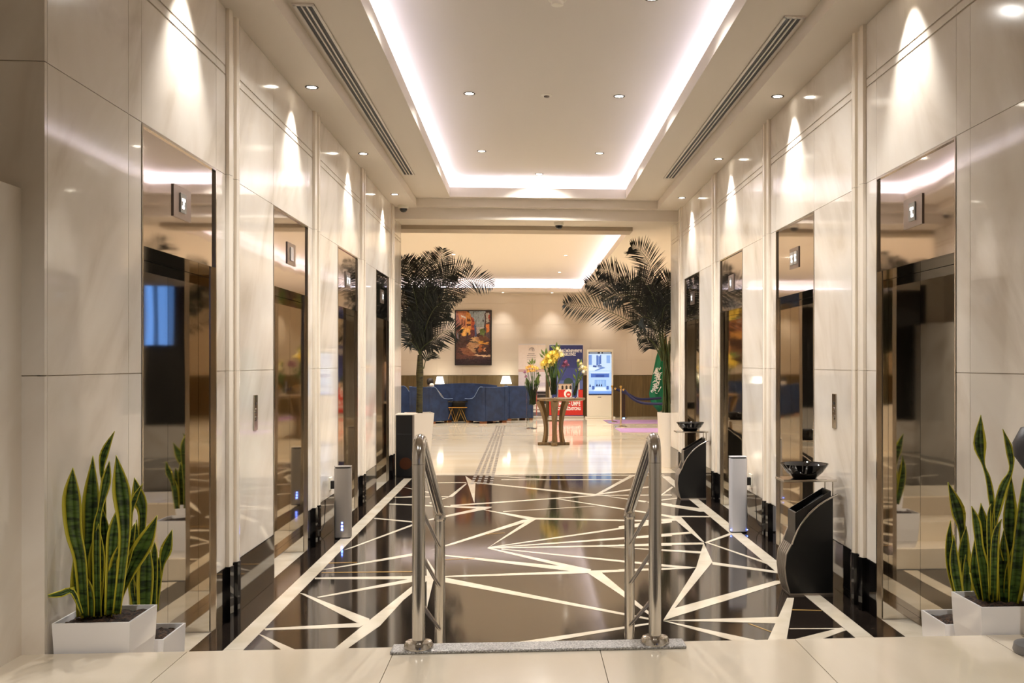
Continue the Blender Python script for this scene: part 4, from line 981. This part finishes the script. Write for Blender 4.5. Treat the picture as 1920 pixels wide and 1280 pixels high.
# kiosk
yk = 28.9
a, b = onY(1100.6, 783, yk), onY(1150, 655, yk)
k_ = thing('digital_kiosk', 'white upright digital kiosk with a glowing blue screen', 'kiosk', ((a.x + b.x) / 2, yk, 0))
MB().box(a.x, b.x, yk, yk + .10, .04, b.z).build('body', M_kiosk, k_, bevel=.012)
MB().box(a.x - .05, b.x + .05, yk - .12, yk + .22, 0, .04).build('base', M_kiosk, k_, bevel=.01)
s0, s1_ = onY(1103.6, 740.5, yk), onY(1146.5, 659.5, yk); SW, SH = s1_.x - s0.x, s1_.z - s0.z
MB().box(s0.x, s1_.x, yk - .004, yk + .01, s0.z, s1_.z).build('bezel', M_blackp, k_)
BL = lambda q: tuple(int(c) for c in q)
sp = [rect((20, 26, 40), 0, 0, 1, 1), rect((150, 190, 240), 0, .03, 1, .955), rect((206, 226, 250), 0, .56, 1, .955), rect((120, 152, 214), .0, .70, .14, .93), rect((84, 116, 184), .34, .69, .42, .92), rect((96, 130, 196), .43, .70, .50, .90), rect((76, 106, 176), .50, .72, .55, .93), rect((140, 176, 230), .78, .74, .94, .92),
 ((110, 140, 200), [(.16, .60), (.30, .56), (.74, .63), (.6, .66)]), ((60, 84, 150), [(.18, .65), (.34, .64), (.36, .68), (.2, .69)]), ((60, 84, 150), [(.38, .66), (.58, .66), (.56, .69), (.4, .69)]), ((226, 240, 255), [(.0, .56), (.2, .56), (.5, .62), (.1, .66), (0, .64)]),
 rect((186, 214, 250), 0, .03, 1, .55), rect((78, 112, 190), .1, .41, .9, .50), rect((50, 82, 160), .3, .41, .68, .47), ((214, 232, 255), [(0, .55), (1, .55), (.86, .50), (.14, .50)]), rect((110, 156, 226), .27, .20, .76, .35), rect((170, 206, 248), .30, .21, .73, .34)]
for q in range(6): sp.append(rect((80, 120, 200), .33 + q * .07, .22, .345 + q * .07, .34))
for q in range(3): sp.append(((24, 40, 90), [(.33 + q * .1, .20), (.40 + q * .1, .20), (.385 + q * .1, .245), (.365 + q * .1, .26), (.345 + q * .1, .24)]))
sp += [((40, 60, 120), [(.03, .19), (.10, .19), (.09, .24), (.05, .25)]), rect((70, 104, 180), .15, .13, .26, .21), rect((70, 104, 180), .78, .13, .88, .21), ((228, 242, 255), [(.22, .10), (.80, .10), (.72, .18), (.3, .18)]), rect((120, 164, 236), 0, .03, 1, .09), rect((30, 44, 70), 0, 0, 1, .03), rect((30, 40, 50), 0, .955, 1, 1), rect((190, 196, 206), .03, .97, .40, .985), rect((220, 224, 230), .50, .967, .56, .988), rect((190, 196, 206), .62, .968, .97, .986)]
picture('screen', sp, M_screen, k_, (s0.x, yk - .0045, s0.z), SW, SH)
pk = onY(1124, 744.5, yk)
MB().box(pk.x - .05, pk.x + .05, yk - .003, yk, pk.z - .012, pk.z + .012).build('badge', Mlg, k_)

# ------------------------------------------------------------------ painting
yp = YB - .012
a, b = onY(853, 684.5, yp), onY(922, 581.5, yp)
pt = thing('framed_painting', 'framed painting of a sunlit old street on the lobby wall', 'painting', ((a.x + b.x) / 2, yp, a.z))
fr = MB(); f_ = .03
for q in ((a.x, b.x, a.z, a.z + f_), (a.x, b.x, b.z - f_, b.z), (a.x, a.x + f_, a.z + f_, b.z - f_), (b.x - f_, b.x, a.z + f_, b.z - f_)): fr.box(q[0], q[1], yp - .06, yp, q[2], q[3])
fr.build('frame', mat('black_frame', (24, 16, 14), .4), pt)
MB().box(a.x + f_, b.x - f_, yp - .03, yp, a.z + f_, b.z - f_).build('canvas', M_white_p, pt)
pa = [rect((84, 54, 50), 0, 0, 1, 1), ((176, 188, 196), [(.38, 1), (.86, 1), (.80, .66), (.56, .68)]), ((150, 96, 84), [(0, 1), (.12, 1), (.16, .50), (0, .46)]), ((190, 118, 78), [(.04, 1), (.33, 1), (.30, .56), (.12, .52), (.12, .80)]), ((222, 150, 76), [(.30, .98), (.42, .97), (.45, .58), (.30, .55)]),
 ((198, 92, 56), [(.44, .90), (.54, .84), (.54, .62), (.44, .60)]), ((206, 196, 180), [(.14, .93), (.30, .88), (.30, .86), (.14, .90)]), ((120, 66, 48), [(.15, .85), (.20, .84), (.20, .74), (.15, .74)]), ((110, 60, 46), [(.22, .83), (.27, .82), (.27, .73), (.22, .72)]), ((96, 52, 44), [(.32, .86), (.42, .85), (.42, .81), (.32, .80)]), ((92, 48, 44), [(.32, .76), (.43, .76), (.43, .72), (.32, .72)]), ((150, 62, 44), [(.46, .86), (.53, .83), (.53, .79), (.46, .80)]), ((140, 60, 44), [(.46, .74), (.53, .73), (.53, .69), (.46, .69)]),
 ((236, 176, 90), [(.16, .70), (.40, .66), (.42, .56), (.18, .52)]), ((84, 100, 140), [(.53, .76), (.58, .74), (.60, .50), (.53, .50)]), ((110, 56, 56), [(.42, .66), (.54, .64), (.55, .52), (.42, .52)]), ((64, 44, 52), [(.30, .60), (.36, .60), (.37, .48), (.31, .48)]), ((200, 190, 186), [(.58, .70), (.80, .70), (.80, .60), (.60, .58)]), ((122, 140, 78), [(.68, .66), (.80, .68), (.86, .60), (.80, .54), (.70, .56)]),
 ((92, 76, 78), [(.82, .94), (1, 1), (1, .44), (.86, .48)]), ((214, 206, 196), [(.86, .96), (.96, .97), (.96, .80), (.88, .78)]), ((206, 88, 70), [(.93, .93), (.98, .93), (.98, .86), (.93, .86)]), ((224, 132, 66), [(.86, .76), (.96, .76), (.96, .62), (.88, .58)]), ((48, 42, 50), [(.76, .84), (.80, .84), (.80, .80), (.76, .80)]), ((120, 80, 60), [(.60, .52), (.86, .54), (.98, .46), (.70, .40)]),
 ((196, 150, 108), [(.44, .50), (.62, .52), (.74, .40), (.60, .30), (.30, .34)]), ((230, 186, 130), [(.46, .50), (.58, .51), (.62, .44), (.40, .42)]), ((62, 44, 48), [(.20, .46), (.46, .48), (.40, .44)]), ((40, 32, 36), [(.30, .45), (.66, .40), (.66, .385), (.30, .435)]), ((236, 168, 72), [(.64, .44), (.92, .41), (.90, .37), (.66, .39)]), ((206, 160, 116), [(.30, .32), (.62, .36), (.60, .22), (.44, .18)]), ((150, 96, 68), [(.06, .32), (.36, .30), (.60, .17), (.30, .12)]),
 ((70, 40, 40), [(.52, .30), (.98, .34), (.98, .20), (.60, .20)]), ((184, 106, 54), [(.66, .36), (.76, .37), (.74, .22), (.64, .22)]), ((226, 160, 110), [(.80, .32), (.86, .32), (.86, .24), (.80, .24)]), ((240, 200, 160), [(.50, .18), (.99, .175), (.99, .14), (.62, .15)]), ((104, 62, 54), [(0, .22), (.4, .16), (.6, .10), (0, .10)]), ((52, 32, 42), [(0, 0), (1, 0), (1, .11), (.5, .09), (0, .10)])]
def inside(pts, x, y):
    c = False
    for i in range(len(pts)):
        (x1, y1), (x2, y2) = pts[i], pts[i - 1]
        if (y1 > y) != (y2 > y) and x < (x2 - x1) * (y - y1) / (y2 - y1) + x1: c = not c
    return c
rp = random.Random(11); dabs = []
for k in range(1500):
    x, y = rp.uniform(.02, .98), rp.uniform(.02, .98)
    sx_, sy_ = x + rp.gauss(0, .008), y + rp.gauss(0, .007)
    cs = [c for c, pts in pa if inside(pts, sx_, sy_)]
    if not cs: continue
    j = rp.uniform(-20, 10); cc_ = tuple(max(8, min(250, v * .93 + j + rp.uniform(-5, 5))) for v in cs[-1])
    tall = y > .5; w2, h2 = (rp.uniform(.005, .013), rp.uniform(.006, .022)) if tall else (rp.uniform(.015, .06), rp.uniform(.004, .010))
    w2 = min(w2, x, 1 - x); h2 = min(h2, y, 1 - y)
    dabs.append((cc_, [(x - w2, y - h2), (x + w2, y - h2 * .6), (x + w2 * .8, y + h2), (x - w2 * .7, y + h2 * .7)]))
pa = pa + dabs
picture('painted_scene', pa, M_print, pt, (a.x + f_, yp - .0305, a.z + f_), b.x - a.x - 2 * f_, b.z - a.z - 2 * f_)

# ------------------------------------------------------------------ seating group
def armchair(corner, facing, left_handed, label):
    """corner: near rear bottom corner; local +y is the facing direction"""
    ang = math.atan2(facing[1], facing[0]) - math.pi / 2
    W_, D_ = .83, .80
    rgt = Vector((math.cos(ang), math.sin(ang), 0))
    org = Vector((corner[0], corner[1], 0)) + rgt * (W_ / 2 if not left_handed else -W_ / 2)
    t = thing('armchair', label, 'armchair', org, ang, group='navy armchairs in the lobby')
    prof = [(0, .06), (0, .97), (.10, .97), (.17, .93), (.26, .82), (.36, .71), (.46, .66), (.62, .64), (.80, .645), (.80, .06)]
    for s_ in (-1, 1):
        MB().prism([(y, z) for y, z in prof], 'x', s_ * W_ / 2, s_ * (W_ / 2 - .10)).build('side_panel', M_blueF, t, False, bevel=.015)
        MB().tube([(s_ * (W_ / 2 + .001), y, z) for y, z in prof[1:9]], .008, 6).build('piping', mat('pale_piping', (120, 140, 176), .7), t, False)
    MB().box(-W_ / 2 + .10, W_ / 2 - .10, 0, .13, .06, .965).build('backrest', M_blueF, t, False, bevel=.015)
    MB().box(-W_ / 2 + .10, W_ / 2 - .10, .13, .78, .06, .28).build('seat_base', M_blueF, t, False)
    MB().box(-W_ / 2 + .105, W_ / 2 - .105, .14, .79, .28, .44).build('seat_cushion', M_blueF, t, False, bevel=.03)
    for sx in (-1, 1):
        for y in (.08, .70): MB().box(sx * (W_ / 2 - .16), sx * (W_ / 2 - .02), y - .06, y + .08, 0, .06).build('foot', M_foot, t, False)
    return t
pc = onZ(809.8, 794.6); lch = armchair((pc.x, pc.y), (.62, .785), True, 'navy armchair seen from behind, just right of the palm trunk')
pc = onZ(904.6, 794.4); armchair((pc.x, pc.y), (-.62, .785), False, 'navy armchair seen from behind, under the painting on the right')
pc = onZ(957, 789); armchair((pc.x - .12, pc.y + .05), (-.35, .94), False, 'navy armchair partly hidden, beside the white banner')
pc = onZ(752, 790); armchair((pc.x, pc.y), (.75, .66), True, 'navy armchair partly hidden behind the palm planter')
# sofa
sx0, sx1 = onY(803, 720, 28.12).x, onY(932, 720, 28.12).x
M_pipe = mat('pale_piping', (120, 140, 176), .7)
so = thing('sofa', 'curved-back navy sofa facing the camera against the lobby wall', 'sofa', ((sx0 + sx1) / 2, 28.12, 0))
hw = (sx1 - sx0) / 2; n_ = 16; vs, fs = [], []
for i in range(n_ + 1):
    q = -1 + 2 * i / n_; x = q * hw; yb_ = .45 - .28 * q * q; zt = .97 + .06 * (1 - q * q)
    vs += [(x, yb_, .06), (x, yb_, zt), (x, yb_ - .16, zt), (x, yb_ - .20, .06)]
for i in range(n_):
    for k in range(4): fs.append((i * 4 + k, i * 4 + (k + 1) % 4, i * 4 + 4 + (k + 1) % 4, i * 4 + 4 + k))
fs += [(3, 2, 1, 0), (n_ * 4, n_ * 4 + 1, n_ * 4 + 2, n_ * 4 + 3)]
MB().add(vs, fs).build('backrest', M_blueF, so, False, 50)
MB().box(-hw + .12, hw - .12, -.45, .18, .08, .30).build('seat_base', M_blueF, so, False)
MB().box(-hw + .12, -.003, -.47, .20, .30, .46).build('seat_cushion', M_blueF, so, False, bevel=.03)
MB().box(.003, hw - .12, -.47, .20, .30, .46).build('seat_cushion', M_blueF, so, False, bevel=.03)
for s_ in (-1, 1):
    MB().box(s_ * hw, s_ * (hw - .12), -.45, .18, .06, .62).build('arm', M_blueF, so, False, bevel=.03)
    for y in (-.38, .1): MB().box(s_ * (hw - .14), s_ * (hw - .02), y - .05, y + .05, 0, .08).build('foot', M_foot, so, False)
# coffee table
cc = onY(858.5, 760, 27.12)
ct = thing('coffee_table', 'dark coffee table with a brass lattice frame between the armchairs', 'coffee table', (cc.x, 27.12, 0))
MB().box(-.30, .30, -.2, .2, .55, .585).build('top', M_blackg, ct, False, bevel=.004)
MB().box(-.28, .28, -.18, .18, .40, .415).build('shelf', M_brass, ct, False)
for s_ in (-1, 1):
    for y in (-.17, .17):
        MB().tube([(s_ * .28, y, 0), (s_ * .28, y, .55)], .012, 8).build('leg', M_brass, ct, False)
lat = [((-.38, .02), (-.2, .38)), ((-.2, .38), (-.02, .02)), ((-.02, .02), (.16, .38)), ((.16, .38), (.36, .02)), ((-.3, .38), (-.1, .02)), ((.06, .38), (.28, .02)), ((-.1, .02), (.06, .38))]
for p, q in lat: MB().tube([(p[0] * .72, -.17, p[1]), (q[0] * .72, -.17, q[1])], .009, 6).build('lattice_bar', M_brass, ct, False)
MB().box(-.28, .28, .15, .17, .02, .54).build('rear_panel', M_blackp, ct, False)
# lamps and their side tables
for u, v0, v1, w0, nm in ((824.6, 706, 719.5, 17, 'left'), (949, 705, 719, 21, 'right')):
    y = 29.2; s1 = y / F; p = onY(u, v1, y); h = (v1 - v0) * s1
    st_ = thing('side_table', 'small dark side table under the %s lobby lamp' % nm, 'side table', (p.x, y, 0))
    MB().lathe([(.19, .6), (.2, .61), (.2, .63), (0, .63)], n=24).build('top', M_blackp, st_, False, 40)
    MB().tube([(0, 0, .02), (0, 0, .61)], .02, 10).build('column', M_brass, st_, False); MB().lathe([(.14, 0), (.14, .015), (.03, .025)], n=20).build('base', M_blackp, st_, False, 40)
    L = thing('table_lamp', 'lit white table lamp behind the seats, %s one' % nm, 'lamp', (p.x, y, .63), group='lobby table lamps')
    MB().lathe([(.06, 0), (.06, .012), (.015, .03), (.012, p.z - .63 + .03)], n=16).build('base', M_steel, L, False, 40)
    r1 = w0 * s1 / 2
    MB().lathe([(r1, p.z - .63), (r1 * .62, p.z - .63 + h), (r1 * .60, p.z - .63 + h), (r1 * .97, p.z - .63)], n=24, cap=False).build('shade', M_shade, L, False, 40)
# person in the left armchair
Ml = ROOT[lch.name]
def loc(p): return Ml @ (Vector(p) + Vector((.15, 0, .03)))
ps = thing('person', 'person with dark hair and grey shirt sitting low in the navy armchair by the palm', 'person', loc((0, .4, .44)))
J = {'pel': (0, .30, .53), 'spi': (0, .25, .70), 'che': (.0, .22, .86), 'nk': (0, .21, .96), 'hd': (0, .22, 1.02), 'ls': (-.15, .22, .88), 'le': (-.22, .38, .70), 'lh': (-.15, .55, .62), 'rs': (.15, .22, .88), 're': (.22, .38, .70), 'rh': (.15, .55, .62), 'lhip': (-.09, .32, .53), 'lk': (-.11, .74, .54), 'la': (-.11, .80, .10), 'lt': (-.12, .88, .04), 'rhip': (.09, .32, .53), 'rk': (.11, .74, .54), 'ra': (.11, .80, .10), 'rt': (.12, .88, .04)}
Rd = dict(pel=.12, spi=.11, che=.12, nk=.05, hd=.05, ls=.06, le=.045, lh=.03, rs=.06, re=.045, rh=.03, lhip=.085, lk=.06, la=.04, lt=.035, rhip=.085, rk=.06, ra=.04, rt=.035)
Eg = [('pel', 'spi'), ('spi', 'che'), ('che', 'nk'), ('nk', 'hd'), ('che', 'ls'), ('ls', 'le'), ('le', 'lh'), ('che', 'rs'), ('rs', 're'), ('re', 'rh'), ('pel', 'lhip'), ('lhip', 'lk'), ('lk', 'la'), ('la', 'lt'), ('pel', 'rhip'), ('rhip', 'rk'), ('rk', 'ra'), ('ra', 'rt')]
ks = list(J); me = bpy.data.meshes.new('body'); I_ = ROOT[ps.name].inverted()
me.from_pydata([tuple(I_ @ loc(J[k])) for k in ks], [(ks.index(a), ks.index(b)) for a, b in Eg], [])
bo = bpy.data.objects.new('body', me); col.objects.link(bo); bo.parent = ps; me.materials.append(M_shirt)
md = bo.modifiers.new('skin', 'SKIN')
for i, k in enumerate(ks): me.skin_vertices[0].data[i].radius = (Rd[k], Rd[k]); me.skin_vertices[0].data[i].use_root = (k == 'pel')
bo.modifiers.new('sub', 'SUBSURF').levels = 1
hc = loc((.0, .22, 1.05))
MB().lathe([(0, -.11), (.05, -.10), (.075, -.03), (.08, .03), (.06, .09), (0, .115)], hc, 16).build('head', M_skin, ps, smooth=80)
MB().lathe([(.07, -.05), (.088, .0), (.09, .05), (.068, .105), (0, .128)], hc + (loc((0, -.012, 0)) - loc((0, 0, 0))), 16).build('hair', M_hair, ps, smooth=80)
cu = onY(809.5, 722, 26.6)
c_ = MB().lathe([(0, -.06), (.045, -.05), (.062, 0), (.045, .045), (0, .055)], (cu.x, 26.6, cu.z), 16, sx=1.0, sy=.6).build('cushion', mat('white_cushion', (232, 224, 214), .8), smooth=80)
tag(c_, 'small white cushion on the navy armchair beside the dark-haired person', 'cushion')

# ------------------------------------------------------------------ stanchions, ropes, mats, flag
stn = []
for u, v, vt, nm in ((1148, 791.5, 723, 'farther'), (1164, 800, 724, 'nearer')):
    p = onZ(u, v); h = 1.6 - (vt - PY) * p.y / F
    t = thing('stanchion', 'polished rope stanchion in front of the kiosk, %s of the two' % nm, 'stanchion', p, group='rope stanchions')
    MB().lathe([(.16, 0), (.16, .01), (.10, .028), (.03, .04)], n=28).build('base', M_chrome, t, False, 40)
    MB().tube([(0, 0, .03), (0, 0, h - .07)], .022, 14).build('post', mat('gilt_post', (222, 208, 180), .2, 1.0), t, False, 50)
    MB().lathe([(0, h - .08), (.03, h - .07), (.02, h - .05), (.036, h - .02), (.03, h + .005), (0, h + .015)], n=16).build('finial', M_brass, t, False, 60)
    stn.append((p, h))
for (p, h), (u1, v1), (um, vm), nm in ((stn[0], (1240, 746), (1200, 748), 'upper'), (stn[1], (1250, 757), (1208, 756), 'lower')):
    y = p.y; a = Vector((p.x + .06, y, h - .07)); m_ = onY(um, vm, y); e = onY(u1, v1, y)
    P = [a, onY(PX + (um - PX) * 1 - 22, vm - 9, y), m_, e]
    D = [];
    for i in range(3):
        for k in range(6):
            t_ = k / 6; p0, p1, p2, p3 = P[max(i - 1, 0)], P[i], P[i + 1], P[min(i + 2, 3)]
            D.append(.5 * (2 * p1 + (p2 - p0) * t_ + (2 * p0 - 5 * p1 + 4 * p2 - p3) * t_ * t_ + (3 * p1 - p0 - 3 * p2 + p3) * t_ ** 3))
    D.append(P[-1])
    r = thing('barrier_rope', 'sagging navy velvet rope running right from the stanchions, %s one' % nm, 'rope', a, group='barrier ropes')
    MB().tube(D[1:], .035, 10).build('rope', M_rope, r, smooth=60); MB().tube(D[:2], .03, 10).build('hook_end', M_brass, r, smooth=60)
for (u0, u1, v0, v1), nm in (((1131, 1262, 787.5, 794), 'farther'), ((1153, 1262, 803, 810.5), 'nearer')):
    q = [onZ(u0, v0), onZ(u0 + 12, v1), onZ(u1, v1), onZ(u1, v0)]
    o = MB().prism([(p.x, p.y) for p in q], 'z', 0, .008).build('floor_mat', M_rug); tag(o, 'lilac mat strip on the lobby floor, %s of the two' % nm, 'mat')
p = onZ(1169, 783.5)
t = thing('slim_stand', 'slim dark brown stand with a blue light at its foot behind the stanchions', 'stand', (p.x, p.y, 0))
zt = 1.6 - (737 - PY) * p.y / F
MB().box(-.05, .05, -.03, .05, .02, zt).build('column', mat('dark_brown_stand', (52, 34, 28), .4), t, False, bevel=.006); MB().box(-.08, .08, -.08, .08, 0, .02).build('foot', M_blackp, t, False); MB().box(-.03, .03, -.085, -.08, .004, .016).build('light', M_blue, t, False)
# flag
yf = 27.5
fl = thing('flag', 'green flag with white script hanging on a pole behind the right palm', 'flag', (onY(1247, 700, yf).x, yf, 0))
px_ = onY(1247, 700, yf).x
MB().tube([(px_, yf, .03), (px_, yf, 2.35)], .016, 10).build('pole', M_brass, fl); MB().lathe([(.2, 0), (.2, .02), (.03, .04)], (px_, yf, 0), 24).build('base', M_brass, fl, smooth=40); MB().lathe([(0, 2.34), (.035, 2.38), (0, 2.44)], (px_, yf, 0), 12).build('finial', M_brass, fl)
LE = [(1236, 650), (1230, 670), (1226, 690), (1223, 705), (1219, 725), (1217, 738), (1219, 750), (1226, 762), (1236, 773)]
vs, fs = [], []; NC = 12
for i, (u, v) in enumerate(LE):
    for k in range(NC + 1):
        q = k / NC; uu = u + (1256 - u) * q; vv = v + (8 - i * 1.2) * q * (1 if i < 6 else .0) + (0 if i < 6 else -q * (i - 5) * 6)
        vs.append(onY(uu, vv, yf - .03 + .05 * math.sin(q * 13 + i * .25)))
for i in range(len(LE) - 1):
    for k in range(NC): fs.append((i * (NC + 1) + k, i * (NC + 1) + k + 1, (i + 1) * (NC + 1) + k + 1, (i + 1) * (NC + 1) + k))
cl = MB().add(vs, fs).build('cloth', M_flag, fl, smooth=80); sm = cl.modifiers.new('thick', 'SOLIDIFY'); sm.thickness = .006
AF = lambda x, y: (1120 + x / 6.735, 640 + y / 6.735)
scr = MB(); rs = random.Random(5)
for i in range(46):
    q = i / 45; cx = 690 + rs.uniform(-25, 60) + (1 - q) * 70; cy = 640 - (1 - q) * 310 + rs.uniform(-8, 8) ; a = rs.uniform(0, 6.28); r = rs.uniform(8, 18) * (1 if q > .3 else .7)
    pts = [onY(*AF(cx + r * math.cos(a + k * .7) * (1 + .3 * k / 6), cy + r * .9 * math.sin(a + k * .7)), yf - .10) for k in range(rs.choice((4, 6, 7)))]
    scr.tube(pts, .008, 5)
for q in range(9):
    x = 745 + q * 6 + rs.uniform(-3, 3); y = 330 + q * 12
    scr.tube([onY(*AF(x, y), yf - .10), onY(*AF(x - 22, y + 60), yf - .10)], .008, 5)
scr.tube([onY(*AF(805, 570), yf - .10), onY(*AF(765, 640), yf - .10)], [.012, .006], 5)
scr.build('script', Mwt, fl)
